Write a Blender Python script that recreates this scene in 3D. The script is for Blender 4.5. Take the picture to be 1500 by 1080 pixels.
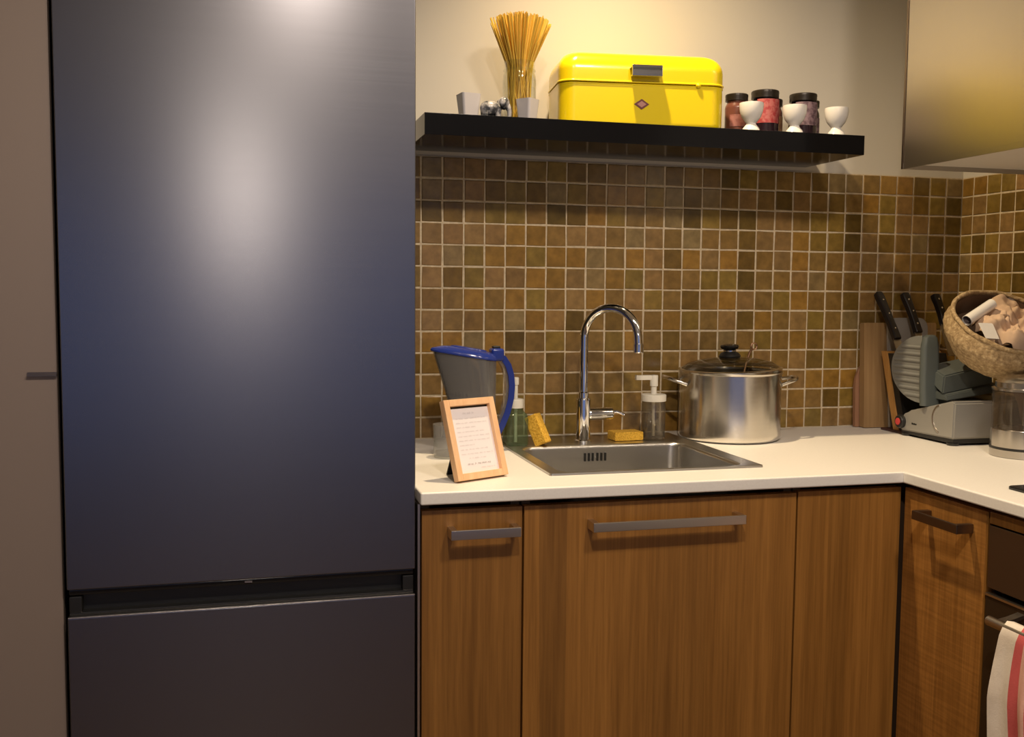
import bpy, bmesh, math, random
from mathutils import Vector, Matrix, noise
random.seed(7)
for o in list(bpy.data.objects):
    bpy.data.objects.remove(o)
S = bpy.context.scene
C = S.collection

# ------------------------------------------------------------------ camera
cam_d = bpy.data.cameras.new('camera')
cam_d.sensor_fit = 'HORIZONTAL'; cam_d.sensor_width = 36.0
cam_d.lens = 1477.93 / 1500 * 36.0
cam_d.clip_start = 0.02
cam = bpy.data.objects.new('camera', cam_d); C.objects.link(cam)
R_ = Vector((0.96676519, -0.25552559, 0.00846979)); U_ = Vector((0.01190818, 0.07809679, 0.99687466)); F_ = Vector((0.25538845, 0.96364286, -0.0785441))
M = Matrix.Identity(4)
for i in range(3):
    M[i][0], M[i][1], M[i][2] = R_[i], U_[i], -F_[i]
M[0][3], M[1][3], M[2][3] = -0.3931, -2.3089, 1.2699
cam.matrix_world = M
S.camera = cam

# ------------------------------------------------------------------ world, lamps, exposure
W = bpy.data.worlds.new('world'); S.world = W; W.use_nodes = True
bg = W.node_tree.nodes['Background']
bg.inputs[0].default_value = (0.10, 0.16, 0.42, 1); bg.inputs[1].default_value = 0.35   # dusk outside the window
S.view_settings.view_transform = 'Standard'; S.view_settings.look = 'None'
S.view_settings.gamma = 1.0; S.view_settings.use_curve_mapping = False
S.view_settings.exposure = 0.0

WARM = (1.0, 0.76, 0.47)
def lamp(name, kind, loc, power, color, radius=0.03, spot=None, blend=0.5, aim=None, size=None):
    d = bpy.data.lights.new(name, kind); d.energy = power; d.color = color
    if kind == 'AREA':
        d.shape = 'RECTANGLE'; d.size, d.size_y = size
    else:
        d.shadow_soft_size = radius
    if kind == 'SPOT':
        d.spot_size = math.radians(spot); d.spot_blend = blend
    o = bpy.data.objects.new(name, d); C.objects.link(o); o.location = loc
    if aim is not None:
        v = Vector(aim) - Vector(loc)
        o.rotation_euler = v.to_track_quat('-Z', 'Y').to_euler()
    return o
NEUT = (1.0, 0.84, 0.68)
lamp('ceiling_spot_over_sink', 'SPOT', (0.27, -0.38, 2.52), 100, (1.0, 0.755, 0.45), 0.022, 122, 1.0, (0.65, -0.70, 0.9))
lamp('ceiling_spot_over_kitchen', 'SPOT', (-0.20, -2.05, 2.55), 62, NEUT, 0.04, 150, 0.6, (-0.1, -1.7, 0.0))
lamp('ceiling_spot_right', 'SPOT', (0.42, -1.95, 2.55), 56, NEUT, 0.10, 150, 0.6, (0.4, -1.4, 0.0))
lamp('living_room_lamp', 'POINT', (-0.40, -5.0, 1.83), 27, (1.0, 0.85, 0.68), 0.14)
lamp('window_dusk_light', 'AREA', (-0.55, -6.36, 1.15), 6, (0.42, 0.54, 1.0), size=(4.0, 1.9), aim=(-0.55, 0, 1.15))

# ------------------------------------------------------------------ materials
def lin(c):
    return tuple(((v / 255) / 12.92 if v / 255 < 0.04045 else (((v / 255) + 0.055) / 1.055) ** 2.4) for v in c)
def mat(name, color=(0.8, 0.8, 0.8), rough=0.5, metal=0.0, **kw):
    m = bpy.data.materials.new(name); m.use_nodes = True
    b = m.node_tree.nodes['Principled BSDF']
    b.inputs['Base Color'].default_value = (*color[:3], 1)
    b.inputs['Roughness'].default_value = rough; b.inputs['Metallic'].default_value = metal
    for k, v in kw.items():
        b.inputs[k.replace('_', ' ')].default_value = v
    return m
def nd(m, t, **kw):
    n = m.node_tree.nodes.new(t)
    for k, v in kw.items():
        setattr(n, k, v)
    return n
def ln(m, a, b):
    m.node_tree.links.new(a, b)
def bsdf(m):
    return m.node_tree.nodes['Principled BSDF']
def coords(m, scale, kind='Object', rand=False):
    tc = nd(m, 'ShaderNodeTexCoord'); mp = nd(m, 'ShaderNodeMapping'); mp.inputs['Scale'].default_value = scale
    ln(m, tc.outputs[kind], mp.inputs['Vector'])
    if rand:
        oi = nd(m, 'ShaderNodeObjectInfo'); mu = nd(m, 'ShaderNodeMath', operation='MULTIPLY'); mu.inputs[1].default_value = 37.0
        ln(m, oi.outputs['Random'], mu.inputs[0]); ln(m, mu.outputs[0], mp.inputs['Location'])
    return mp.outputs[0]
def noisetex(m, vec, scale=5, detail=4, rough=0.55, dist=0.0):
    n = nd(m, 'ShaderNodeTexNoise'); n.inputs['Scale'].default_value = scale; n.inputs['Detail'].default_value = detail
    n.inputs['Roughness'].default_value = rough; n.inputs['Distortion'].default_value = dist
    if vec is not None:
        ln(m, vec, n.inputs['Vector'])
    return n
def ramp(m, fac, stops, interp='LINEAR'):
    r = nd(m, 'ShaderNodeValToRGB'); r.color_ramp.interpolation = interp
    e = r.color_ramp.elements
    while len(e) < len(stops):
        e.new(0.5)
    for i, (p, c) in enumerate(stops):
        e[i].position = p; e[i].color = (*c[:3], 1)
    ln(m, fac, r.inputs[0]); return r.outputs[0]
def bump(m, h, strength=0.1, dist=0.002):
    b = nd(m, 'ShaderNodeBump'); b.inputs['Strength'].default_value = strength; b.inputs['Distance'].default_value = dist
    ln(m, h, b.inputs['Height']); ln(m, b.outputs[0], bsdf(m).inputs['Normal'])
def mixc(m, fac, a, b, blend='MIX'):
    n = nd(m, 'ShaderNodeMix', data_type='RGBA', blend_type=blend)
    for sock, v in ((n.inputs[0], fac), (n.inputs[6], a), (n.inputs[7], b)):
        if isinstance(v, (int, float)):
            sock.default_value = v
        elif isinstance(v, tuple):
            sock.default_value = (*v[:3], 1)
        else:
            ln(m, v, sock)
    return n.outputs[2]

MT = {}
def plaster(name, col):
    m = mat(name, col, 0.9)
    n = noisetex(m, coords(m, (1, 1, 1)), 60, 3); bump(m, n.outputs[0], 0.08, 0.001); return m
MT['wall'] = plaster('wall_paint', (0.62, 0.59, 0.53))
MT['ceiling'] = plaster('ceiling_paint', (0.72, 0.69, 0.63))
MT['floor'] = mat('floor_oak', (0.12, 0.07, 0.035), 0.5)
# zellige glaze: colour comes from each tile's own colour, with cloudy glaze
m = mat('tile_glaze', rough=0.22); MT['tile'] = m
oi = nd(m, 'ShaderNodeObjectInfo'); v = coords(m, (1, 1, 1), rand=True)
n = noisetex(m, v, 45, 3)
f = ramp(m, n.outputs[0], [(0.3, (0.72, 0.70, 0.66)), (0.7, (1.12, 1.10, 1.08))])
ln(m, mixc(m, 1.0, oi.outputs['Color'], f, 'MULTIPLY'), bsdf(m).inputs['Base Color'])
n2 = noisetex(m, v, 30, 2); bump(m, n2.outputs[0], 0.35, 0.002)
m = mat('tile_glaze_painted', rough=0.22); MT['tile_attr'] = m
a = nd(m, 'ShaderNodeVertexColor'); a.layer_name = 'Col'
v = coords(m, (1, 1, 1)); n = noisetex(m, v, 45, 3)
f = ramp(m, n.outputs[0], [(0.3, (0.72, 0.70, 0.66)), (0.7, (1.12, 1.10, 1.08))])
ln(m, mixc(m, 1.0, a.outputs[0], f, 'MULTIPLY'), bsdf(m).inputs['Base Color'])
n2 = noisetex(m, v, 30, 2); bump(m, n2.outputs[0], 0.35, 0.002)
m = mat('grout', (0.62, 0.54, 0.42), 0.9); MT['grout'] = m
n = noisetex(m, coords(m, (1, 1, 1)), 90, 3)
ln(m, ramp(m, n.outputs[0], [(0.3, (0.50, 0.41, 0.28)), (0.7, (0.70, 0.59, 0.42))]), bsdf(m).inputs['Base Color'])
# worktop
m = mat('white_composite', (0.78, 0.75, 0.70), 0.38); MT['counter'] = m
n = noisetex(m, coords(m, (1, 1, 1)), 240, 2)
ln(m, ramp(m, n.outputs[0], [(0.35, (0.815, 0.79, 0.75)), (0.65, (0.845, 0.825, 0.785))]), bsdf(m).inputs['Base Color'])
# veneer
def veneer(name, dark, light, fig=0.0):
    m = mat(name, rough=0.42)
    v = coords(m, (1, 1, 1), rand=True)
    st = coords(m, (7.5, 7.5, 0.02), rand=True)
    g1 = noisetex(m, coords(m, (38, 38, 1.1), rand=True), 1.0, 5, 0.6, 0.4)
    g2 = noisetex(m, coords(m, (190, 190, 5), rand=True), 1.0, 3, 0.6)
    vor = nd(m, 'ShaderNodeTexVoronoi'); vor.inputs['Scale'].default_value = 1.0; ln(m, st, vor.inputs['Vector'])
    base = ramp(m, g1.outputs[0], [(0.28, dark), (0.72, light)])
    strip = nd(m, 'ShaderNodeSeparateColor'); ln(m, vor.outputs['Color'], strip.inputs[0])
    tone = ramp(m, strip.outputs[0], [(0.0, (0.78, 0.76, 0.72)), (1.0, (1.18, 1.16, 1.12))])
    c = mixc(m, 1.0, base, tone, 'MULTIPLY')
    fine = ramp(m, g2.outputs[0], [(0.35, (0.82, 0.80, 0.76)), (0.6, (1.05, 1.05, 1.05))])
    c = mixc(m, 1.0, c, fine, 'MULTIPLY')
    if fig:
        g3 = noisetex(m, coords(m, (9, 9, 150), rand=True), 1.0, 2)
        c = mixc(m, fig, c, ramp(m, g3.outputs[0], [(0.4, (0.74, 0.70, 0.64)), (0.62, (1.12, 1.12, 1.12))]), 'MULTIPLY')
    ln(m, c, bsdf(m).inputs['Base Color'])
    bump(m, g2.outputs[0], 0.08, 0.0006)
    return m
MT['wood'] = veneer('oak_veneer', (0.205, 0.091, 0.0175), (0.335, 0.157, 0.035))
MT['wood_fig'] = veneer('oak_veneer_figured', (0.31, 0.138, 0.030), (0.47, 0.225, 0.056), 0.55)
MT['carcass'] = mat('carcass_dark', (0.06, 0.035, 0.02), 0.7)
MT['toe'] = mat('toe_kick', (0.10, 0.09, 0.08), 0.6)
# metals
def brushed(name, col, rough, axis='z', aniso=0.6, amp=0.06):
    m = mat(name, col, rough, 1.0)
    sc = {'z': (160, 160, 2), 'x': (2, 2, 260), 'y': (2, 2, 260)}[axis]
    n = noisetex(m, coords(m, sc), 1.0, 3)
    mr = nd(m, 'ShaderNodeMapRange'); mr.inputs[3].default_value = rough - amp; mr.inputs[4].default_value = rough + amp
    ln(m, n.outputs[0], mr.inputs[0]); ln(m, mr.outputs[0], bsdf(m).inputs['Roughness'])
    if 'Anisotropic' in bsdf(m).inputs and aniso:
        bsdf(m).inputs['Anisotropic'].default_value = aniso
        tg = nd(m, 'ShaderNodeCombineXYZ'); tg.inputs[2].default_value = 1.0; ln(m, tg.outputs[0], bsdf(m).inputs['Tangent'])
    return m
MT['fridge'] = brushed('dark_brushed_steel', (0.212, 0.212, 0.235), 0.25, 'x', 0.55, 0.012)
MT['steel'] = brushed('brushed_steel', (0.62, 0.60, 0.57), 0.30, 'x', 0.0)
MT['hood'] = brushed('hood_steel', (0.50, 0.47, 0.43), 0.31, 'z', 0.0, 0.05)
MT['filter'] = mat('hood_filter_aluminium', (0.78, 0.75, 0.70), 0.5, 0.35)
MT['sink'] = brushed('sink_steel', (0.60, 0.59, 0.57), 0.30, 'x', 0.0)
MT['pot'] = brushed('pot_steel', (0.70, 0.67, 0.62), 0.20, 'x', 0.0, 0.04)
MT['chrome'] = mat('chrome', (0.82, 0.82, 0.82), 0.06, 1.0)
MT['nickel'] = mat('satin_nickel', (0.60, 0.56, 0.52), 0.28, 1.0)
MT['bronze'] = mat('dark_bronze_metal', (0.20, 0.16, 0.13), 0.35, 1.0)
MT['dark_glass'] = mat('oven_glass', (0.030, 0.018, 0.010), 0.25)
MT['oven_panel'] = mat('oven_steel_dark', (0.16, 0.11, 0.07), 0.38, 0.85)
MT['black'] = mat('black_plastic', (0.012, 0.012, 0.012), 0.4)
MT['black_gloss'] = mat('black_gloss', (0.010, 0.010, 0.010), 0.12)
MT['shelf'] = mat('black_lacquer', (0.004, 0.004, 0.005), 0.15, Specular_IOR_Level=0.3)
MT['taupe'] = mat('taupe_lacquer', (0.235, 0.185, 0.155), 0.38)
MT['yellow'] = mat('yellow_enamel', (0.86, 0.66, 0.006), 0.22, Coat_Weight=0.4, Coat_Roughness=0.08)
MT['logo_red'] = mat('logo_red', (0.16, 0.025, 0.022), 0.4)
MT['logo_pink'] = mat('logo_pink', (0.52, 0.24, 0.20), 0.4)
MT['porcelain'] = mat('white_porcelain', (0.80, 0.78, 0.75), 0.22)
MT['lilac_white'] = mat('cool_white_ceramic', (0.66, 0.63, 0.64), 0.35)
MT['white_plastic'] = mat('white_plastic', (0.82, 0.79, 0.70), 0.4)
MT['blue'] = mat('blue_plastic', (0.018, 0.036, 0.23), 0.16)
MT['sponge'] = mat('sponge', (0.80, 0.46, 0.045), 0.95); m = MT['sponge']
n = noisetex(m, coords(m, (1, 1, 1)), 300, 3)
ln(m, ramp(m, n.outputs[0], [(0.35, (0.58, 0.30, 0.02)), (0.6, (0.88, 0.54, 0.07))]), bsdf(m).inputs['Base Color']); bump(m, n.outputs[0], 0.6, 0.002)
def thin_glass(name, tint=(1, 1, 1), rough=0.02, body=None, bodyfac=0.0):
    m = bpy.data.materials.new(name); m.use_nodes = True; t = m.node_tree
    t.nodes.remove(t.nodes['Principled BSDF'])
    out = t.nodes['Material Output']
    tr = nd(m, 'ShaderNodeBsdfTransparent'); tr.inputs[0].default_value = (*tint, 1)
    gl = nd(m, 'ShaderNodeBsdfGlossy'); gl.inputs['Roughness'].default_value = rough
    lw = nd(m, 'ShaderNodeLayerWeight'); lw.inputs[0].default_value = 0.5
    pw = nd(m, 'ShaderNodeMath', operation='POWER'); pw.inputs[1].default_value = 4.0; ln(m, lw.outputs['Facing'], pw.inputs[0])
    fr = nd(m, 'ShaderNodeMath', operation='MULTIPLY_ADD'); fr.inputs[1].default_value = 0.75; fr.inputs[2].default_value = 0.045; ln(m, pw.outputs[0], fr.inputs[0])
    mx = nd(m, 'ShaderNodeMixShader'); ln(m, fr.outputs[0], mx.inputs[0]); ln(m, tr.outputs[0], mx.inputs[1]); ln(m, gl.outputs[0], mx.inputs[2])
    last = mx
    if body:
        df = nd(m, 'ShaderNodeBsdfDiffuse'); df.inputs[0].default_value = (*body, 1)
        m2 = nd(m, 'ShaderNodeMixShader'); m2.inputs[0].default_value = bodyfac
        ln(m, mx.outputs[0], m2.inputs[1]); ln(m, df.outputs[0], m2.inputs[2]); last = m2
    ln(m, last.outputs[0], out.inputs[0]); return m
MT['glass'] = thin_glass('clear_glass', (0.95, 0.96, 0.95))
MT['lidglass'] = thin_glass('lid_glass', (0.78, 0.77, 0.72), 0.05)
MT['green_glass'] = thin_glass('green_glass', (0.66, 0.76, 0.62), 0.03, (0.16, 0.22, 0.13), 0.22)
MT['frost'] = thin_glass('hazy_plastic', (0.86, 0.86, 0.86), 0.08, (0.45, 0.44, 0.43), 0.16)
MT['soapglass'] = thin_glass('soap_bottle_glass', (0.90, 0.88, 0.83), 0.03, (0.30, 0.28, 0.25), 0.10)
MT['smoke'] = thin_glass('smoky_plastic', (0.50, 0.50, 0.54), 0.10, (0.17, 0.17, 0.19), 0.50)
MT['tumbler'] = thin_glass('tumbler_glass', (0.92, 0.93, 0.93), 0.03, (0.75, 0.73, 0.72), 0.10)
MT['can_glass'] = thin_glass('canister_glass', (0.80, 0.77, 0.72), 0.05, (0.16, 0.13, 0.10), 0.12)
MT['water'] = thin_glass('clear_water', (0.82, 0.84, 0.84))
MT['ghost'] = mat('canister_metal', (0.55, 0.52, 0.48), 0.22, 1.0)
# woods and others
def grain(name, dark, light, sc=(14, 14, 1.2), rough=0.5):
    m = mat(name, rough=rough); n = noisetex(m, coords(m, sc), 4, 5, 0.6, 0.6)
    ln(m, ramp(m, n.outputs[0], [(0.3, dark), (0.7, light)]), bsdf(m).inputs['Base Color']); return m
MT['frame_wood'] = grain('pale_beech', (0.78, 0.46, 0.24), (0.88, 0.58, 0.34))
MT['board'] = grain('board_wood', (0.28, 0.165, 0.070), (0.38, 0.24, 0.110), (30, 4, 1))
MT['board2'] = grain('board_wood_pink', (0.27, 0.135, 0.075), (0.36, 0.19, 0.11))
MT['block_wood'] = grain('block_bamboo', (0.40, 0.19, 0.05), (0.56, 0.30, 0.09))
MT['block_base'] = mat('block_base', (0.055, 0.018, 0.016), 0.45)
MT['paper'] = mat('paper', (0.86, 0.82, 0.86), 0.8)
MT['ink'] = mat('faded_ink', (0.66, 0.62, 0.65), 0.8)
MT['ink_dark'] = mat('dark_ink', (0.36, 0.33, 0.34), 0.8)
MT['pasta'] = mat('pasta', (0.74, 0.36, 0.045), 0.75, Specular_IOR_Level=0.2); m = MT['pasta']
a = nd(m, 'ShaderNodeVertexColor'); a.layer_name = 'Col'; ln(m, a.outputs[0], bsdf(m).inputs['Base Color'])
MT['slicer'] = mat('slicer_silver', (0.35, 0.345, 0.325), 0.38, 0.35)
MT['slicer_rib'] = mat('slicer_plate', (0.23, 0.238, 0.23), 0.42, 0.2)
MT['slate'] = mat('slicer_slate', (0.078, 0.092, 0.090), 0.5)
MT['greyboard'] = mat('grey_plastic_board', (0.30, 0.28, 0.26), 0.5)
MT['red'] = mat('red_button', (0.50, 0.05, 0.05), 0.4)
MT['black_wood'] = mat('knife_handle', (0.012, 0.009, 0.010), 0.32)
MT['blade'] = mat('knife_blade', (0.38, 0.36, 0.33), 0.3, 1.0)
MT['jam'] = mat('jam', (0.055, 0.008, 0.010), 0.15)
MT['jam_dark'] = mat('jam_dark', (0.018, 0.008, 0.014), 0.15)
MT['jam_pink'] = mat('jam_brown', (0.15, 0.055, 0.04), 0.2)
MT['lid_dark'] = mat('jar_lid', (0.022, 0.017, 0.013), 0.30, 0.3)
def blot(name, a_, b_, sc=90):
    m = mat(name, rough=0.55); n = noisetex(m, coords(m, (1, 1, 1)), sc, 3)
    ln(m, ramp(m, n.outputs[0], [(0.42, a_), (0.58, b_)]), bsdf(m).inputs['Base Color']); return m
MT['label_red'] = blot('label_red', (0.36, 0.035, 0.04), (0.46, 0.13, 0.12), 110)
MT['label_pink'] = blot('label_pink', (0.25, 0.085, 0.07), (0.34, 0.14, 0.12))
MT['label_plum'] = blot('label_plum', (0.10, 0.055, 0.075), (0.24, 0.16, 0.19), 110)
MT['label_ochre'] = blot('label_ochre', (0.20, 0.10, 0.05), (0.30, 0.17, 0.08), 90)
MT['mottle'] = blot('mottled_grey', (0.06, 0.063, 0.07), (0.44, 0.43, 0.44), 60); bsdf(MT['mottle']).inputs['Roughness'].default_value = 0.2
m = mat('seagrass', rough=0.85); MT['seagrass'] = m
v = coords(m, (1, 1, 1)); wv = nd(m, 'ShaderNodeTexWave', wave_type='BANDS', bands_direction='Z'); wv.inputs['Scale'].default_value = 38; wv.inputs['Distortion'].default_value = 6; wv.inputs['Detail'].default_value = 3; wv.inputs['Detail Scale'].default_value = 14
ln(m, v, wv.inputs['Vector']); n = noisetex(m, v, 120, 3)
c = ramp(m, n.outputs[0], [(0.3, (0.22, 0.145, 0.07)), (0.55, (0.40, 0.285, 0.15)), (0.75, (0.60, 0.47, 0.28))])
ln(m, c, bsdf(m).inputs['Base Color']); bump(m, n.outputs[0], 0.7, 0.004)
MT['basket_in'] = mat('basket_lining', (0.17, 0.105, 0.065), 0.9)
MT['cloth'] = mat('beige_cloth', (0.60, 0.43, 0.30), 0.95); bump(MT['cloth'], noisetex(MT['cloth'], coords(MT['cloth'], (1, 1, 1)), 500, 2).outputs[0], 0.2, 0.001)
MT['mauve'] = mat('mauve_cloth', (0.24, 0.19, 0.19), 0.95)
MT['tan_ceramic'] = mat('tan_ceramic', (0.46, 0.29, 0.20), 0.35)
m = mat('striped_towel', rough=0.95); MT['towel'] = m
tc = nd(m, 'ShaderNodeTexCoord'); sx = nd(m, 'ShaderNodeSeparateXYZ'); a = nd(m, 'ShaderNodeAttribute'); a.attribute_name = 'uvx'
c = ramp(m, a.outputs['Fac'], [(0.0, (0.78, 0.70, 0.60)), (0.10, (0.62, 0.11, 0.11)), (0.145, (0.74, 0.42, 0.34)), (0.20, (0.62, 0.11, 0.11)), (0.245, (0.78, 0.70, 0.60)), (0.45, (0.62, 0.11, 0.11)), (0.52, (0.78, 0.70, 0.60)), (0.80, (0.62, 0.11, 0.11)), (0.9, (0.78, 0.70, 0.60))], 'CONSTANT')
n = noisetex(m, coords(m, (1, 1, 1)), 25, 4)
c = mixc(m, 1.0, c, ramp(m, n.outputs[0], [(0.35, (0.86, 0.84, 0.82)), (0.6, (1, 1, 1))]), 'MULTIPLY')
ln(m, c, bsdf(m).inputs['Base Color']); bump(m, noisetex(m, coords(m, (1, 1, 1)), 400, 2).outputs[0], 0.3, 0.001)
MT['copper'] = mat('copper_brown', (0.40, 0.24, 0.15), 0.35, 0.9)

# ------------------------------------------------------------------ mesh helpers
def finish(bm, angle=38):
    bmesh.ops.recalc_face_normals(bm, faces=bm.faces)
    lim = math.radians(angle)
    for f in bm.faces: f.smooth = True
    for e in bm.edges:
        e.smooth = (len(e.link_faces) == 2 and e.calc_face_angle(0) < lim)
def obj(name, bm, material, parent=None, angle=38, fin=True, wn=True):
    if fin: finish(bm, angle)
    me = bpy.data.meshes.new(name); bm.to_mesh(me); bm.free()
    me.materials.append(MT[material] if isinstance(material, str) else material)
    o = bpy.data.objects.new(name, me); C.objects.link(o)
    if parent: o.parent = parent
    if fin and wn:
        md = o.modifiers.new('normals', 'WEIGHTED_NORMAL'); md.keep_sharp = True; md.weight = 80
    return o
def thing(name, label, cat, loc=(0, 0, 0), rotz=0, group=None):
    o = bpy.data.objects.new(name, None); C.objects.link(o); o.empty_display_size = 0.05
    o.location = loc; o.rotation_euler = (0, 0, rotz)
    o['label'] = label; o['category'] = cat
    if group: o['group'] = group
    return o
def tag(o, label, cat, group=None, kind=None):
    o['label'] = label; o['category'] = cat
    if group: o['group'] = group
    if kind: o['kind'] = kind
    return o
def struct(o):
    o['kind'] = 'structure'; return o
def B(): return bmesh.new()
def box(bm, x0, x1, y0, y1, z0, z1, bev=0.0, seg=2):
    t = bmesh.new()
    bmesh.ops.create_cube(t, size=1)
    for v in t.verts:
        v.co = Vector(((x0 + x1) / 2 + v.co.x * (x1 - x0), (y0 + y1) / 2 + v.co.y * (y1 - y0), (z0 + z1) / 2 + v.co.z * (z1 - z0)))
    if bev:
        bmesh.ops.bevel(t, geom=list(t.edges), offset=bev, segments=seg, affect='EDGES', profile=0.5)
    join(bm, t); return bm
def join(bm, t, mtx=None):
    if mtx is not None: t.transform(mtx)
    me = bpy.data.meshes.new('tmp'); t.to_mesh(me); t.free(); bm.from_mesh(me); bpy.data.meshes.remove(me)
def bx(*a, **k): return box(bmesh.new(), *a, **k)
def loops(bm, L, cap0=True, cap1=True):
    rows = [[bm.verts.new(p) for p in l] for l in L]
    n = len(rows[0])
    for a, b in zip(rows, rows[1:]):
        for i in range(n):
            bm.faces.new((a[i], a[(i + 1) % n], b[(i + 1) % n], b[i]))
    if cap0: bm.faces.new(rows[0])
    if cap1: bm.faces.new(rows[-1])
    return bm
def lathe(prof, n=40, cap0=True, cap1=True, c=(0, 0)):
    L = []
    for r, z in prof:
        r = max(r, 1e-4)
        L.append([(c[0] + r * math.cos(2 * math.pi * i / n), c[1] + r * math.sin(2 * math.pi * i / n), z) for i in range(n)])
    return loops(bmesh.new(), L, cap0, cap1)
def rr(x0, x1, y0, y1, r, z, n=6):
    r = min(r, (x1 - x0) / 2 - 1e-4, (y1 - y0) / 2 - 1e-4); P = []
    for cx, cy, a0 in ((x1 - r, y1 - r, 0), (x0 + r, y1 - r, 90), (x0 + r, y0 + r, 180), (x1 - r, y0 + r, 270)):
        for k in range(n + 1):
            a = math.radians(a0 + 90 * k / n); P.append((cx + r * math.cos(a), cy + r * math.sin(a), z))
    return P
def tube(path, rad, n=12, cap=True):
    path = [Vector(p) for p in path]; L = []
    rads = rad if isinstance(rad, (list, tuple)) else [rad] * len(path)
    up = None
    for i, p in enumerate(path):
        d = (path[min(i + 1, len(path) - 1)] - path[max(i - 1, 0)]).normalized()
        if up is None:
            up = Vector((0, 0, 1)) if abs(d.z) < 0.9 else Vector((1, 0, 0))
        s = d.cross(up).normalized(); up = s.cross(d).normalized()
        L.append([tuple(p + rads[i] * (math.cos(2 * math.pi * k / n) * s + math.sin(2 * math.pi * k / n) * up)) for k in range(n)])
    return loops(bmesh.new(), L, cap, cap)
def ribbon(path, w, t, side):
    """flat bar of width w (along side) and thickness t following path"""
    path = [Vector(p) for p in path]; side = Vector(side).normalized(); L = []
    for i, p in enumerate(path):
        d = (path[min(i + 1, len(path) - 1)] - path[max(i - 1, 0)]).normalized(); nn = d.cross(side).normalized()
        L.append([tuple(p + a * w / 2 * side + b * t / 2 * nn) for a, b in ((-1, -1), (1, -1), (1, 1), (-1, 1))])
    return loops(bmesh.new(), L)
def extr(poly, axis, a, b):
    """polygon in the two other axes, extruded along axis from a to b"""
    def mk(u, v, w): return {'x': (w, u, v), 'y': (u, w, v), 'z': (u, v, w)}[axis]
    return loops(bmesh.new(), [[mk(u, v, a) for u, v in poly], [mk(u, v, b) for u, v in poly]])
def xf(bm, mtx): bm.transform(mtx); return bm
def T(x, y, z): return Matrix.Translation((x, y, z))
def RX(d): return Matrix.Rotation(math.radians(d), 4, 'X')
def RY(d): return Matrix.Rotation(math.radians(d), 4, 'Y')
def RZ(d): return Matrix.Rotation(math.radians(d), 4, 'Z')

# ------------------------------------------------------------------ room shell
CT = 0.92                       # worktop height
PX, PZ = 0.05, 0.05014          # tile pitch
TOP = CT + 13 * PZ
XL, XR, YF, HC = -2.6, 1.45, -6.4, 2.62
wall_back = struct(obj('wall_back', bx(XL, XR + 0.1, 0.003, 0.12, 0, HC), 'wall'))
wall_right = struct(obj('wall_right', bx(XR + 0.003, XR + 0.12, YF, 0.003, 0, HC), 'wall'))
struct(obj('wall_left', bx(XL - 0.12, XL, YF, 0.12, 0, HC), 'wall'))
bm = B()
box(bm, XL, -2.6 + 0.03, YF - 0.12, YF, 0, HC); box(bm, 1.42, XR + 0.12, YF - 0.12, YF, 0, HC)
box(bm, XL, XR, YF - 0.12, YF, 2.12, HC); box(bm, XL, XR, YF - 0.12, YF, 0, 0.15)
struct(obj('wall_front', bm, 'wall'))
struct(obj('ceiling', bx(XL - 0.12, XR + 0.12, YF - 0.12, 0.12, HC, HC + 0.1), 'ceiling'))
struct(obj('floor', bx(XL - 0.12, XR + 0.12, YF - 0.12, 0.12, -0.1, 0), 'floor'))
w1 = bpy.data.objects.new('window_1', None); C.objects.link(w1); w1['kind'] = 'structure'; w1.location = (0, 0, 0)
bm = B()
for x in (-2.57, -1.24, 0.09, 1.36): box(bm, x, x + 0.06, YF - 0.09, YF - 0.03, 0.15, 2.12)
box(bm, -2.57, 1.42, YF - 0.09, YF - 0.03, 0.15, 0.21); box(bm, -2.57, 1.42, YF - 0.09, YF - 0.03, 2.06, 2.12)
obj('window_frame', bm, 'taupe', w1)
for x in (-2.51, -1.18, 0.15): obj('pane', bx(x, x + 1.27, YF - 0.065, YF - 0.059, 0.21, 2.06), 'glass', w1)

# ------------------------------------------------------------------ tiles
PAL = {'p': (112, 86, 57), 'b': (102, 78, 44), 'o': (103, 83, 38), 'd': (82, 62, 27), 'D': (66, 51, 20), 'g': (105, 89, 66), 'y': (116, 84, 36)}
TK = (1.80, 1.88, 1.66)
def tcol(k):
    c = lin(tuple(a * 0.72 + b * 0.28 for a, b in zip(PAL[k], (100, 79, 46)))); j = random.uniform(0.9, 1.12); h = random.uniform(-0.03, 0.03)
    return (c[0] * TK[0] * j * (1 + h), c[1] * TK[1] * j, c[2] * TK[2] * j * (1 - h), 1)
ROWS = ['gbbbdooddbbgdbbDobbbdggbyydog', 'gbpdodgobpyogdgbpbDpbdbyopdoD', 'DdboobDdyobbgDodDppbooDbopPdD'.replace('P', 'p'),
        'ppppyybppbgpbgbbdppyooDpdbgdd', 'pgoyyoyygbypdypydbpybbpppbbdD', 'pdoppyypgyopbbooDbbpgbbbbpdDpD'[:29],
        'bbybyobpybpobdbypboybbdpbobpd', 'pbbbgypDbdpbyobpdybpobgbbpdob', 'yygyDbobboybdpbgbobydpbobbpdb']
while len(ROWS) < 13:
    ROWS.append(''.join(random.choice('ppbbbboodyyg') for _ in range(29)))
RROWS = ['yyoopbdbbo', 'bpoddbobdb', 'bpbpdbdoob', 'oDopdbbgdb', 'gybdDobbdo', 'dpyoDbdbob', 'bydobbdpob']
while len(RROWS) < 13:
    RROWS.append(''.join(random.choice('ppbbbboodyyg') for _ in range(10)))
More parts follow.
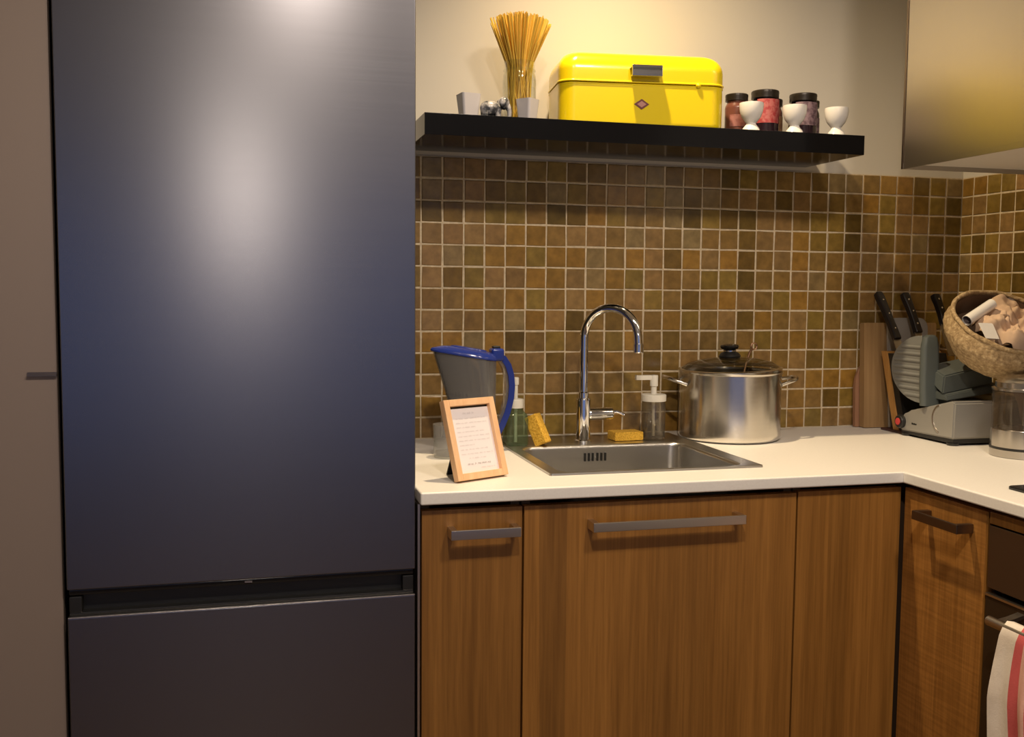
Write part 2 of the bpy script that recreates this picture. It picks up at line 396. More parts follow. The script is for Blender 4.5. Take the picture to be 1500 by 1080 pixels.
def tile_mesh(w, h, seed):
    """slightly uneven hand-cut tile, front at y=-0.001, edges eased"""
    rn = random.Random(seed); bm = bmesh.new(); t, e = 0.0045, 0.0014
    q = [(-w / 2, -h / 2), (w / 2, -h / 2), (w / 2, h / 2), (-w / 2, h / 2)]
    q = [(a + rn.uniform(-1, 1) * 0.0007, b + rn.uniform(-1, 1) * 0.0007) for a, b in q]
    lo = [(a, 0.0, b) for a, b in q]; mid = [(a, -t + 0.0009, b) for a, b in q]
    hi = [(a - math.copysign(e, a), -t + rn.uniform(-1, 1) * 0.00025, b - math.copysign(e, b)) for a, b in q]
    loops(bm, [lo, mid, hi], False, True); finish(bm, 5)
    me = bpy.data.meshes.new('tile'); bm.to_mesh(me); bm.free(); me.materials.append(MT['tile']); return me
TM = [tile_mesh(0.0458, 0.0459, s) for s in range(14)]
TN = [tile_mesh(0.0388, 0.0459, 50 + s) for s in range(4)]
def tile_stuff(name, items, parent):
    bm = bmesh.new(); cl = bm.loops.layers.color.new('Col')
    for me, mtx, col in items:
        t = bmesh.new(); t.from_mesh(me); t.transform(mtx)
        lay = t.loops.layers.color.new('Col')
        g = tuple(max(0, min(1, (1.055 * c ** (1 / 2.4) - 0.055))) for c in col[:3])
        for f in t.faces:
            for l in f.loops: l[lay] = (*g, 1)
        tm = bpy.data.meshes.new('t'); t.to_mesh(tm); t.free(); bm.from_mesh(tm); bpy.data.meshes.remove(tm)
    o = obj(name, bm, 'tile_attr', parent, 5, wn=False); o['kind'] = 'stuff'; return o
obj('grout', bx(-0.30, XR, 0.0006, 0.0030, CT, TOP), 'grout', wall_back)
obj('grout', bx(XR + 0.0006, XR + 0.003, -2.0, 0.0, CT, TOP), 'grout', wall_right)
hid = set()
for r in range(13):
    for c in range(-6, 0): hid.add((r, c))
for r in range(8, 13):
    for c in list(range(0, 4)) + list(range(24, 29)): hid.add((r, c))
for r in range(10, 13):
    for c in range(13, 18): hid.add((r, c))
ordered = [(r, c) for r in range(13) for c in range(29) if (r, c) not in hid]
ordered.sort(key=lambda q: q[1])
one = set(ordered[:300]); rest = []
for r in range(13):
    for c in range(-6, 29):
        k = ROWS[r][c] if c >= 0 else random.choice('pbod')
        mtx = T((c + 0.5) * PX + random.uniform(-1, 1) * 0.0004, 0.0034, TOP - (r + 0.5) * PZ + random.uniform(-1, 1) * 0.0004) @ RY(random.uniform(-0.7, 0.7)) @ RX(random.uniform(-0.5, 0.5)) @ RZ(random.uniform(-0.5, 0.5))
        me = random.choice(TM); col = tcol(k)
        if (r, c) in one:
            o = bpy.data.objects.new('tile', me); C.objects.link(o); o.parent = wall_back; o.matrix_local = mtx; o.color = col
        else:
            rest.append((me, mtx, col))
tile_stuff('tiling', rest, wall_back)
rest = []
for r in range(13):
    for c in range(40):
        w = 0.043; y = -(w / 2) if c == 0 else -(w + (c - 0.5) * PX)
        mtx = T(XR + 0.0034, y + random.uniform(-1, 1) * 0.0004, TOP - (r + 0.5) * PZ) @ RZ(-90) @ RY(random.uniform(-0.7, 0.7))
        me = random.choice(TN if c == 0 else TM); col = tcol(RROWS[r][c] if c < 10 else random.choice('pbody'))
        if c < 6 and r < 9:
            o = bpy.data.objects.new('tile', me); C.objects.link(o); o.parent = wall_right; o.matrix_local = mtx; o.color = col
        elif y > -2.0:
            rest.append((me, mtx, col))
tile_stuff('tiling', rest, wall_right)

# ------------------------------------------------------------------ tall cabinet and refrigerator
t = thing('tall_cabinet', 'tall taupe lacquered cabinet at the left edge, beside the refrigerator', 'cabinet', (-0.98, -0.55, 0))
bm = B()
for a, b in ((-0.30, -0.282), (0.274, 0.292)): box(bm, a, b, 0.0, 0.54, 0.10, 2.30)
box(bm, -0.282, 0.274, 0, 0.54, 0.10, 0.118); box(bm, -0.282, 0.274, 0, 0.54, 2.282, 2.30); box(bm, -0.282, 0.274, 0.53, 0.54, 0.118, 2.282)
box(bm, -0.29, 0.28, 0.04, 0.06, 0.0, 0.10)
obj('body', bm, 'taupe', t)
d = obj('door', bx(-0.298, 0.2965, -0.024, -0.002, 0.10, 2.30, bev=0.0015), 'taupe', t)
bm = extr([(-0.030, 1.1255), (-0.024, 1.1255), (-0.024, 1.132), (-0.0262, 1.132), (-0.0262, 1.1285), (-0.030, 1.1285)], 'x', 0.253, 0.2965)
obj('handle', bm, 'bronze', d)
t = thing('refrigerator', 'dark brushed steel fridge freezer with two doors and black grip recess', 'refrigerator', (-0.3925, -0.53, 0))
obj('body', bx(-0.279, 0.279, -0.002, 0.50, 0.03, 1.97, bev=0.003), 'black', t)
obj('foot', bx(-0.26, -0.22, 0.02, 0.06, 0, 0.03), 'black', t); obj('foot', bx(0.22, 0.26, 0.02, 0.06, 0, 0.03), 'black', t)
obj('foot', bx(-0.26, -0.22, 0.43, 0.47, 0, 0.03), 'black', t); obj('foot', bx(0.22, 0.26, 0.43, 0.47, 0, 0.03), 'black', t)
obj('upper_door', bx(-0.2835, 0.2835, -0.057, -0.004, 0.779, 1.97, bev=0.002), 'fridge', t)
obj('freezer_door', bx(-0.2835, 0.2835, -0.057, -0.004, 0.08, 0.7325, bev=0.0022), 'fridge', t)
obj('door_edge', bx(-0.2830, 0.2830, -0.0572, -0.030, 0.7318, 0.7340, bev=0.0009), 'nickel', t)  # added bright strip, stands in for the highlight along the freezer door's top
bm = B(); box(bm, -0.2815, 0.2815, -0.030, -0.004, 0.7335, 0.778)
box(bm, -0.2815, 0.2815, -0.048, -0.030, 0.7340, 0.739, bev=0.001); box(bm, -0.2815, -0.262, -0.050, -0.030, 0.739, 0.766, bev=0.002); box(bm, 0.262, 0.2815, -0.050, -0.030, 0.739, 0.766, bev=0.002)
obj('grip_recess', bm, 'black', t)
obj('seal', bx(-0.2815, 0.2815, -0.050, -0.031, 0.768, 0.778, bev=0.002), 'black_gloss', t)
obj('badge', bx(-0.006, 0.006, -0.0525, -0.0505, 0.772, 0.7745), 'nickel', t)

# ------------------------------------------------------------------ base cabinets
def shell(x0, x1, y0, y1, z0, z1, t=0.016, top=False):
    bm = B(); box(bm, x0, x0 + t, y0, y1, z0, z1); box(bm, x1 - t, x1, y0, y1, z0, z1)
    box(bm, x0 + t, x1 - t, y0, y1, z0, z0 + t); box(bm, x0 + t, x1 - t, y1 - 0.006, y1, z0 + t, z1); return bm
def bar_handle(l, parent, z, x0, mate='nickel'):
    """flat bar pull on the face y=0 of a door, local to that door: x0..x0+l"""
    bm = B(); h, pr = 0.017, 0.036
    box(bm, x0, x0 + l, -pr, -pr + 0.006, z - h / 2, z + h / 2, bev=0.0012)
    for a in (x0, x0 + l - 0.012): box(bm, a, a + 0.012, -pr + 0.004, 0.0, z - h / 2, z + h / 2, bev=0.0012)
    return obj('handle', bm, mate, parent)
YD = -0.600                      # face of the doors on the back run
def base_cab(name, label, x0, x1, hl=None, hx=None, body=True):
    t = thing(name, label, 'cabinet', (x0, YD, 0))
    w = x1 - x0
    obj('body', shell(0.002, w - 0.002, 0.021, 0.585, 0.10, 0.893), 'carcass', t)
    d = obj('door', bx(0.0017, w - 0.0017, 0.0, 0.020, 0.105, 0.884, bev=0.001), 'wood', t)
    obj('plinth', bx(0, w, 0.05, 0.066, 0.0, 0.10), 'toe', t)
    if hl: bar_handle(hl, d, 0.846, hx)
    return t
o = obj('end_panel', bx(-0.1062, -0.1022, -0.594, -0.004, 0.0, 0.895), 'nickel')
tag(o, 'thin pale metal edge strip between the refrigerator and the wooden cabinets', 'panel')
base_cab('base_cabinet', 'narrow oak pull-out cabinet front with short bar handle, next to the refrigerator', -0.1015, 0.0830, 0.125, 0.0465)
base_cab('sink_cabinet', 'wide oak cabinet front with long bar handle under the sink', 0.0832, 0.6292, 0.300, 0.1205)
t = thing('corner_cabinet', 'plain oak corner panel without a handle, right of the sink cabinet', 'cabinet', (0.6294, YD, 0))
obj('panel', bx(0.0017, 0.2296, 0.0, 0.020, 0.105, 0.886, bev=0.001), 'wood', t)
obj('body', shell(0.002, 0.255, 0.021, 0.585, 0.10, 0.893), 'carcass', t)
obj('plinth', bx(0, 0.28, 0.05, 0.066, 0.0, 0.10), 'toe', t)
# right-hand run faces -x; local frame: x along -y of the room, y into the cabinet
XD = 0.860
t = thing('side_cabinet', 'narrow lit oak cabinet with dark bar handle on the right-hand run', 'cabinet', (XD, -0.6095, 0), -math.pi / 2)
w = 0.232
obj('body', shell(0.002, w - 0.002, 0.021, 0.56, 0.10, 0.893), 'carcass', t)
obj('door_edge', bx(w - 0.004, w, 0.0005, 0.020, 0.105, 0.888), 'wood', t)
d = obj('door', bx(0.0017, w - 0.0043, 0.0, 0.020, 0.105, 0.888, bev=0.001), 'wood_fig', t)
obj('plinth', bx(0, w, 0.05, 0.066, 0.0, 0.10), 'toe', t)
bar_handle(0.126, d, 0.850, 0.071, 'bronze')
t = thing('built_in_oven', 'dark built-in oven under the hob, below an oak strip', 'oven', (XD, -0.8425, 0), -math.pi / 2)
obj('body', shell(0.003, 0.597, 0.024, 0.56, 0.12, 0.893), 'black', t)
obj('control_panel', bx(0.003, 0.597, 0.0, 0.022, 0.756, 0.866, bev=0.001), 'oven_panel', t)
obj('top_strip', bx(0.003, 0.597, 0.0, 0.020, 0.869, 0.890, bev=0.001), 'wood', t)
d = obj('oven_door', bx(0.003, 0.597, -0.002, 0.022, 0.28, 0.742, bev=0.0015), 'dark_glass', t)
obj('door_trim', bx(0.003, 0.597, -0.004, 0.020, 0.7425, 0.7465), 'nickel', t)
obj('bottom_drawer', bx(0.003, 0.597, 0.0, 0.020, 0.125, 0.276, bev=0.001), 'wood', t)
obj('plinth', bx(0.003, 0.597, 0.05, 0.066, 0.0, 0.12), 'toe', t)
hb = obj('handle', tube([(0.072, -0.052, 0.722), (0.560, -0.052, 0.722)], 0.0085, 14), 'nickel', d)
for a in (0.088, 0.535): obj('bracket', ribbon([(a, -0.048, 0.722), (a, -0.024, 0.726), (a, -0.001, 0.732)], 0.016, 0.006, (1, 0, 0)), 'nickel', hb)
# towel on the oven rail
def towel():
    bm = bmesh.new(); uv = bm.verts.layers.float.new('uvx'); nu, nv = 46, 44; W_ = 0.36
    rows = []
    for j in range(nv + 1):
        s = -0.20 + 0.58 * j / nv          # path length: back flap, over the rail, front flap
        row = []
        for i in range(nu + 1):
            u = i / nu; y0 = -0.9565 - u * W_
            fold = 0.010 * math.sin(u * 21 + 0.6) + 0.006 * math.sin(u * 47 + 1.9)
            rr_ = 0.0125
            if s < 0: x = 0.812 + rr_; z = 0.722 + s
            elif s < math.pi * rr_: a = s / rr_; x = 0.812 + rr_ * math.cos(a); z = 0.722 + rr_ * math.sin(a)
            else: x = 0.812 - rr_; z = 0.722 - (s - math.pi * rr_)
            k = min(1, max(0, abs(z - 0.73) / 0.12))
            off = fold * k
            if s > 0.04: x += -0.006 * k - abs(off) * 0.9; y = y0 + 0.006 * k * math.sin(u * 13 + s * 9) + 0.004 * math.sin(s * 16)
            else: x += 0.001; y = y0 + 0.002 * math.sin(s * 16)
            if s > 0.22: x -= 0.010 * (math.sin((s - 0.22) * 30 + u * 9)) * min(1, (s - 0.22) * 6) * (0.5 + 0.5 * math.sin(u * 8))
            v = bm.verts.new((x, y, z)); v[uv] = u; row.append(v)
        rows.append(row)
    for a, b in zip(rows, rows[1:]):
        for i in range(nu): bm.faces.new((a[i], a[i + 1], b[i + 1], b[i]))
    finish(bm, 120)
    o = obj('dish_towel', bm, 'towel', None, fin=False)
    md = o.modifiers.new('thickness', 'SOLIDIFY'); md.thickness = 0.0022; md.offset = 0
    return o
tag(towel(), 'white dish towel with red stripes hanging over the oven rail', 'towel')

# ------------------------------------------------------------------ worktop, sink, hob
def worktop():
    bm = bmesh.new()
    xs = [-0.1055, 0.172, 0.588, 0.848, XR]; ys = [0.0, -0.055, -0.502, -0.62, -2.0]
    vv = {}
    def V(i, j):
        if (i, j) not in vv: vv[(i, j)] = bm.verts.new((xs[i], ys[j], CT))
        return vv[(i, j)]
    for j in range(4):
        for i in range(4):
            if (i == 1 and j == 1) or (j == 3 and i < 3): continue
            bm.faces.new((V(i, j), V(i, j + 1), V(i + 1, j + 1), V(i + 1, j)))
    g = bmesh.ops.extrude_face_region(bm, geom=list(bm.faces))
    vs = [e for e in g['geom'] if isinstance(e, bmesh.types.BMVert)]
    for v in vs: v.co.z -= 0.0225
    bmesh.ops.recalc_face_normals(bm, faces=bm.faces)
    E_ = []
    for e in bm.edges:
        a, b = e.verts[0].co, e.verts[1].co
        hz = abs(a.z - b.z) < 1e-5
        front = hz and abs(a.y + 0.62) < 1e-5 and abs(b.y + 0.62) < 1e-5 and max(a.x, b.x) < 0.849
        side = hz and abs(a.x - 0.848) < 1e-5 and abs(b.x - 0.848) < 1e-5 and max(a.y, b.y) < -0.61
        left = hz and abs(a.x + 0.1055) < 1e-5 and abs(b.x + 0.1055) < 1e-5
        corner = (not hz) and abs(a.y + 0.62) < 1e-5 and (abs(a.x + 0.1055) < 1e-5)
        if front or side or left or corner: E_.append(e)
    bmesh.ops.bevel(bm, geom=E_, offset=0.0035, segments=3, affect='EDGES', profile=0.5)
    return tag(obj('worktop', bm, 'counter'), 'white composite L-shaped worktop over the oak cabinets', 'worktop')
worktop()
t = thing('sink', 'square inset stainless steel sink with overflow slots', 'sink', (0.379, -0.28, CT))
def sk(x0, x1, y0, y1, r, z): return rr(x0 - 0.379, x1 - 0.379, y0 + 0.28, y1 + 0.28, r, z, 8)
L = [sk(0.158, 0.603, -0.516, -0.042, 0.006, 0.0006), sk(0.1585, 0.6025, -0.5155, -0.0425, 0.006, 0.0042), sk(0.163, 0.598, -0.511, -0.047, 0.006, 0.0048),
     sk(0.170, 0.591, -0.504, -0.054, 0.008, 0.0025), sk(0.186, 0.575, -0.495, -0.178, 0.030, 0.0022), sk(0.189, 0.572, -0.492, -0.181, 0.030, -0.0005),
     sk(0.1915, 0.5695, -0.4895, -0.1835, 0.030, -0.006), sk(0.196, 0.565, -0.485, -0.188, 0.032, -0.130), sk(0.206, 0.555, -0.475, -0.198, 0.040, -0.150),
     sk(0.235, 0.526, -0.446, -0.227, 0.040, -0.156), sk(0.37, 0.388, -0.34, -0.32, 0.008, -0.158)]
obj('basin', loops(B(), L, False, True), 'sink', t, 50)
for i in range(6):
    x = -0.0405 + i * 0.0092 + (0.002 if i > 2 else 0)
    bm = B(); box(bm, x, x + 0.0042, 0.0915, 0.0965, -0.034, -0.0155, bev=0.0008); obj('overflow_slot', bm, 'black', t)
obj('overflow_screw', xf(lathe([(0.0015, 0), (0.0015, 0.003), (0.0008, 0.0036)], 12), T(-0.0144, 0.0945, -0.0245) @ RX(90)), 'chrome', t)
dr = obj('drain', lathe([(0.038, -0.1575), (0.038, -0.1545), (0.031, -0.1535), (0.029, -0.157), (0.005, -0.157)], 28), 'chrome', t)
t = thing('hob', 'black glass induction hob set in the right-hand worktop', 'hob', (1.165, -1.09, CT))
obj('glass_plate', loops(B(), [rr(-0.24, 0.235, -0.285, 0.285, 0.012, 0.0003), rr(-0.24, 0.235, -0.285, 0.285, 0.012, 0.004), rr(-0.2385, 0.2335, -0.2835, 0.2835, 0.011, 0.0055)]), 'black_gloss', t)
for a, b in ((-0.11, -0.14), (-0.11, 0.14), (0.11, -0.14), (0.11, 0.14)):
    bm = B(); L = []
    for r, z in ((0.088, 0.0056), (0.088, 0.0059), (0.090, 0.0059), (0.090, 0.0056)):
        L.append([(a + r * math.cos(k * math.pi / 20), b + r * math.sin(k * math.pi / 20), z) for k in range(40)])
    loops(bm, L, False, False); obj('zone_ring', bm, 'greyboard', t)

# ------------------------------------------------------------------ faucet
t = thing('faucet', 'chrome gooseneck kitchen faucet behind the sink', 'faucet', (0.353, -0.133, CT + 0.0025))
obj('body', lathe([(0.020, 0), (0.020, 0.004), (0.0168, 0.006), (0.0166, 0.096), (0.0155, 0.100), (0.0112, 0.1015)], 32), 'chrome', t)
ex, ey = 0.088, -0.107; D = math.hypot(ex, ey); R0 = D / 2; zc = 0.240
path = [(0, 0, 0.098), (0, 0, 0.125), (0, 0, 0.155), (0, 0, 0.19), (0, 0, 0.22)]
for k in range(0, 21):
    a = math.pi - math.pi * k / 20 * 0.97
    s = (R0 + R0 * math.cos(a)) / D; path.append((ex * s, ey * s, zc + R0 * 0.97 * math.sin(a)))
last = Vector(path[-1]); path.append((last.x + 0.001, last.y - 0.001, last.z - 0.018))
sp = obj('spout', tube(path, 0.0098, 18), 'chrome', t)
obj('collar', lathe([(0.0100, 0.100), (0.0118, 0.101), (0.0118, 0.113), (0.0100, 0.115)], 28), 'chrome', t)
p1 = Vector(path[-1])
obj('aerator', xf(lathe([(0.0108, -0.020), (0.0116, -0.019), (0.0114, -0.001), (0.0098, 0.0)], 24), T(p1.x, p1.y, p1.z + 0.002)), 'chrome', t)
lv = obj('lever', xf(lathe([(0.0125, 0.012), (0.0145, 0.016), (0.0145, 0.066), (0.0135, 0.070), (0.006, 0.072)], 28), T(0, 0, 0.0635) @ RY(90)), 'chrome', t)
obj('lever_pin', tube([(0.068, 0, 0.066), (0.080, -0.002, 0.068), (0.092, -0.004, 0.063), (0.098, -0.005, 0.060)], [0.0042, 0.0040, 0.0040, 0.0052], 12), 'chrome', lv)

# ------------------------------------------------------------------ floating shelf and what stands on it
SZ = 1.627
tag(obj('floating_shelf', bx(-0.035, 0.984, -0.248, 0.003, 1.583, SZ, bev=0.0008), 'shelf'), 'long glossy black floating shelf above the tiled backsplash', 'shelf')
# bread box
t = thing('bread_box', 'yellow enamel bread box with chrome handle and red diamond emblem on the shelf', 'bread box', (0.4665, -0.1270, SZ), math.radians(-7.0))
w2, d2, rc = 0.186, 0.088, 0.034
def rb(i, z): return rr(-w2 + i, w2 - i, -d2 + i, d2 - i, rc - i * 0.3, z, 8)
obj('body', loops(B(), [rb(0.004, 0), rb(0.0012, 0.002), rb(0.0005, 0.006), rb(0, 0.010), rb(0, 0.086), rb(-0.0012, 0.0875), rb(-0.0012, 0.0900), rb(0.001, 0.0915)]), 'yellow', t, 50)
L = [rb(0.002, 0.0922), rb(-0.0022, 0.0930), rb(-0.0028, 0.0945), rb(-0.0022, 0.0962), rb(-0.0005, 0.0972), rb(-0.0005, 0.120)]
for k in range(1, 9):
    a = k / 8 * math.pi / 2; L.append(rb(-0.0005 + 0.036 * (1 - math.cos(a)), 0.120 + 0.041 * math.sin(a)))
lid = obj('lid', loops(B(), L), 'yellow', t, 50)
bm = B(); box(bm, -0.034, 0.034, -d2 - 0.0235, -d2 - 0.019, 0.104, 0.128, bev=0.0018); box(bm, -0.034, 0.034, -d2 - 0.021, -d2 + 0.001, 0.1225, 0.128, bev=0.0015); box(bm, -0.034, 0.034, -d2 - 0.0225, -d2 - 0.012, 0.1035, 0.1075, bev=0.0015)
h = obj('handle', bm, 'chrome', lid); obj('handle_groove', bx(-0.031, 0.0325, -d2 - 0.0243, -d2 - 0.0233, 0.1175, 0.1225), 'black', h)
obj('latch_bead', xf(lathe([(0.006, 0), (0.0058, 0.003), (0.004, 0.0052), (0.001, 0.006)], 16), T(0.121, -d2 - 0.0005, 0.0915) @ RX(90)), 'yellow', lid)
obj('emblem', extr([(-0.017, 0), (0, -0.0115), (0.017, 0), (0, 0.0115)], 'y', -d2 - 0.0012, -d2 + 0.001), 'logo_red', t).location = (-0.006, 0, 0.0475)
o = obj('emblem_centre', extr([(-0.0105, 0), (0, -0.0068), (0.0105, 0), (0, 0.0068)], 'y', -d2 - 0.0017, -d2 - 0.0008), 'logo_pink', t); o.location = (-0.006, 0, 0.0475)
# pasta jar
jx, jy = 0.1955, -0.130
t = thing('pasta_jar', 'clear glass jar holding spaghetti on the black shelf', 'jar', (jx, jy, SZ))
def vessel(prof_out, th=0.0022, n=40):
    inner = [(max(r - th, 0.0005), z) for r, z in prof_out if z > 0.004]
    inner = [(inner[0][0], 0.005)] + inner
    return lathe([(0.001, 0)] + prof_out + inner[::-1] + [(0.001, 0.005)], n)
obj('glass', vessel([(0.033, 0), (0.0365, 0.004), (0.0368, 0.098), (0.0355, 0.108), (0.0335, 0.114), (0.0335, 0.136), (0.0345, 0.138)]), 'glass', t)
obj('neck_ring', lathe([(0.0336, 0.117), (0.0358, 0.1185), (0.0358, 0.1205), (0.0336, 0.122)], 40, False, False), 'glass', t)
bm = bmesh.new(); cl = bm.loops.layers.color.new('Col'); rn = random.Random(3)
for k in range(300):
    rho = math.sqrt(rn.random()); a = rn.random() * 2 * math.pi
    bx_, by_ = rn.uniform(-0.021, 0.021), rn.uniform(-0.018, 0.018)
    nx, ny = rho * 0.0295 * math.cos(a), rho * 0.0295 * math.sin(a)
    tx, ty = rho * 0.068 * math.cos(a) + rn.uniform(-1, 1) * 0.003, rho * 0.060 * math.sin(a) + rn.uniform(-1, 1) * 0.003
    ztop = 0.243 - 0.020 * rho * rho + rn.uniform(-1, 1) * 0.003
    tb = tube([(bx_, by_, 0.006), (nx, ny, 0.134), ((nx + tx) / 2, (ny + ty) / 2, (0.134 + ztop) / 2), (tx, ty, ztop)], 0.0014, 5)
    lay = tb.loops.layers.color.new('Col'); cc = rn.choice([(0.90, 0.76, 0.34), (0.94, 0.80, 0.40), (0.88, 0.72, 0.29), (0.84, 0.66, 0.24)])
    for f in tb.faces:
        for l in f.loops: l[lay] = (*cc, 1)
    join(bm, tb)
o = obj('spaghetti', bm, 'pasta', None); o.location = (jx, jy, SZ); tag(o, 'bundle of dry spaghetti fanned out of the glass jar', 'pasta', kind='stuff')
# square white cups
def square_cup(label, x, y, rot, w0, w1, h):
    o = obj('square_cup', loops(B(), [rr(-w0 / 2, w0 / 2, -w0 / 2, w0 / 2, 0.005, 0, 4), rr(-w1 / 2, w1 / 2, -w1 / 2, w1 / 2, 0.006, h, 4), rr(-w1 / 2 + 0.003, w1 / 2 - 0.003, -w1 / 2 + 0.003, w1 / 2 - 0.003, 0.005, h, 4), rr(-w0 / 2 + 0.004, w0 / 2 - 0.004, -w0 / 2 + 0.004, w0 / 2 - 0.004, 0.004, 0.006, 4)]), 'lilac_white')
    o.location = (x, y, SZ); o.rotation_euler = (0, 0, math.radians(rot)); tag(o, label, 'cup', 'square white cups on the shelf')
square_cup('square white tapered cup at the left end of the shelf', 0.072, -0.175, 8, 0.032, 0.044, 0.054)
square_cup('square white tapered cup in front of the spaghetti jar', 0.1965, -0.195, 38, 0.030, 0.039, 0.047)
# mottled figurine
t = thing('figurine', 'small mottled grey animal figurine between the two square white cups', 'figurine', (0.124, -0.195, SZ))
bm = B(); s = bmesh.new(); bmesh.ops.create_icosphere(s, subdivisions=3, radius=1)
for v in s.verts: v.co = Vector((v.co.x * 0.024, v.co.y * 0.016, v.co.z * 0.016 * (1 - 0.15 * v.co.x))) + Vector((-0.008, 0, 0.024))
join(bm, s)
for a, b in ((-0.022, 0.008), (-0.022, -0.008), (0.006, 0.008), (0.006, -0.008)): join(bm, lathe([(0.0065, 0), (0.0062, 0.012), (0.0072, 0.022)], 14, c=(a, b)))
obj('body', bm, 'mottle', t, 80)
s = bmesh.new(); bmesh.ops.create_icosphere(s, subdivisions=3, radius=1)
for v in s.verts: v.co = Vector((v.co.x * 0.012, v.co.y * 0.013, v.co.z * 0.014)) + Vector((0.020, -0.002, 0.036))
join(s, tube([(0.026, -0.004, 0.032), (0.031, -0.006, 0.020), (0.031, -0.006, 0.008), (0.027, -0.006, 0.001)], [0.007, 0.0055, 0.0045, 0.004], 12))
obj('head', s, 'mottle', t, 80)
for sg in (-1, 1):
    s = bmesh.new(); bmesh.ops.create_icosphere(s, subdivisions=2, radius=1)
    for v in s.verts: v.co = Vector((v.co.x * 0.006, v.co.y * 0.003, v.co.z * 0.010)) + Vector((0.013, sg * 0.014 - 0.002, 0.036))
    obj('ear', s, 'mottle', t, 80)
# jam jars
def jam_jar(label, x, y, r, h, jam, labelmat, lz0, lz1, scale=1.0, la=(-150, -20)):
    t = thing('jam_jar', label, 'jar', (x, y, SZ), 0, 'jam jars beside the bread box')
    obj('glass', lathe([(r * 0.9, 0), (r, 0.003), (r, h * 0.66), (r * 0.97, h * 0.72), (r * 0.82, h * 0.80), (r * 0.82, h * 0.84)], 28), jam, t)
    obj('lid', lathe([(r * 0.90, h * 0.835), (r * 0.98, h * 0.84), (r * 0.98, h * 0.93), (r * 1.0, h * 0.95), (r * 0.98, h * 0.99), (r * 0.93, h), (r * 0.86, h * 0.985)], 28), 'lid_dark', t)
    bm = B(); n = 22; rows = []
    for z in (lz0 * h, lz1 * h):
        rows.append([bm.verts.new(((r + 0.0006) * math.cos(math.radians(la[0] + (la[1] - la[0]) * k / n)), (r + 0.0006) * math.sin(math.radians(la[0] + (la[1] - la[0]) * k / n)), z)) for k in range(n + 1)])
    for k in range(n): bm.faces.new((rows[0][k], rows[0][k + 1], rows[1][k + 1], rows[1][k]))
    obj('label', bm, labelmat, t)
jam_jar('short jam jar with dark lid and dull pink label, touching the bread box', 0.7175, -0.135, 0.0265, 0.097, 'jam_pink', 'label_pink', 0.22, 0.50)
jam_jar('tallest jam jar, bright red label and dark lid, behind the first egg cup', 0.793, -0.130, 0.0325, 0.110, 'jam_dark', 'label_red', 0.30, 0.80, la=(-150, -10))
jam_jar('small ochre jam jar half hidden behind the red-labelled jar', 0.848, -0.068, 0.0235, 0.104, 'jam_pink', 'label_ochre', 0.20, 0.60)
jam_jar('dark plum jam jar with purplish label behind the middle egg cup', 0.893, -0.130, 0.0325, 0.108, 'jam_dark', 'label_plum', 0.30, 0.80, la=(-150, -10))
jam_jar('small dark jam jar half hidden behind the plum jar', 0.948, -0.068, 0.0235, 0.106, 'jam_dark', 'label_plum', 0.0, 0.60)
def egg_cup(label, x, y):
    o = obj('egg_cup', lathe([(0.001, 0.002), (0.0205, 0), (0.0215, 0.002), (0.0185, 0.010), (0.0115, 0.0185), (0.0108, 0.0215), (0.0145, 0.026), (0.0215, 0.035), (0.0258, 0.048), (0.0272, 0.060), (0.0268, 0.0665), (0.0255, 0.0668), (0.0248, 0.060), (0.022, 0.046), (0.014, 0.034), (0.001, 0.029)], 36), 'porcelain')
    o.location = (x, y, SZ); tag(o, label, 'egg cup', 'white egg cups on the shelf')
egg_cup('white egg cup in front of the red-labelled jam jar', 0.7205, -0.202)
egg_cup('white egg cup in front of the dark plum jam jar', 0.8300, -0.202)
egg_cup('white egg cup standing alone at the right end of the shelf', 0.9380, -0.202)

# ------------------------------------------------------------------ water filter pitcher
t = thing('water_pitcher', 'water filter pitcher with blue lid and handle left of the sink', 'pitcher', (0.075, -0.208, CT))
def pl(xa, xb, hw, z0, slope, n=40, e=2.4):
    """teardrop loop: narrow towards the spout at xa"""
    P = []
    for k in range(n):
        a = 2 * math.pi * k / n; ca, sa = math.cos(a), math.sin(a)
        u = math.copysign(abs(ca) ** (2 / e), ca); v = math.copysign(abs(sa) ** (2 / e), sa)
        x = (xa + xb) / 2 + u * (xb - xa) / 2; f = (u + 1) / 2
        P.append((x - 0.075, v * hw * (0.42 + 0.58 * min(1, f * 1.35)), z0 + slope * (f - 0.5)))
    return P
obj('body', loops(B(), [pl(0.050, 0.118, 0.040, 0.002, 0), pl(0.044, 0.121, 0.044, 0.006, 0), pl(0.034, 0.124, 0.046, 0.06, 0), pl(0.018, 0.126, 0.049, 0.125, -0.002), pl(-0.010, 0.127, 0.053, 0.206, -0.022), pl(-0.008, 0.125, 0.051, 0.206, -0.022), pl(0.020, 0.124, 0.047, 0.125, -0.002), pl(0.036, 0.122, 0.044, 0.06, 0), pl(0.05, 0.118, 0.040, 0.008, 0)]), 'frost', t)
obj('water', loops(B(), [pl(0.050, 0.117, 0.039, 0.0085, 0), pl(0.037, 0.121, 0.043, 0.058, 0), pl(0.034, 0.121, 0.043, 0.066, 0)]), 'water', t)
obj('funnel', loops(B(), [pl(0.062, 0.112, 0.026, 0.075, 0), pl(0.042, 0.114, 0.038, 0.085, 0), pl(0.022, 0.119, 0.0455, 0.118, -0.002), pl(-0.0068, 0.122, 0.0495, 0.205, -0.022)], True, False), 'smoke', t)
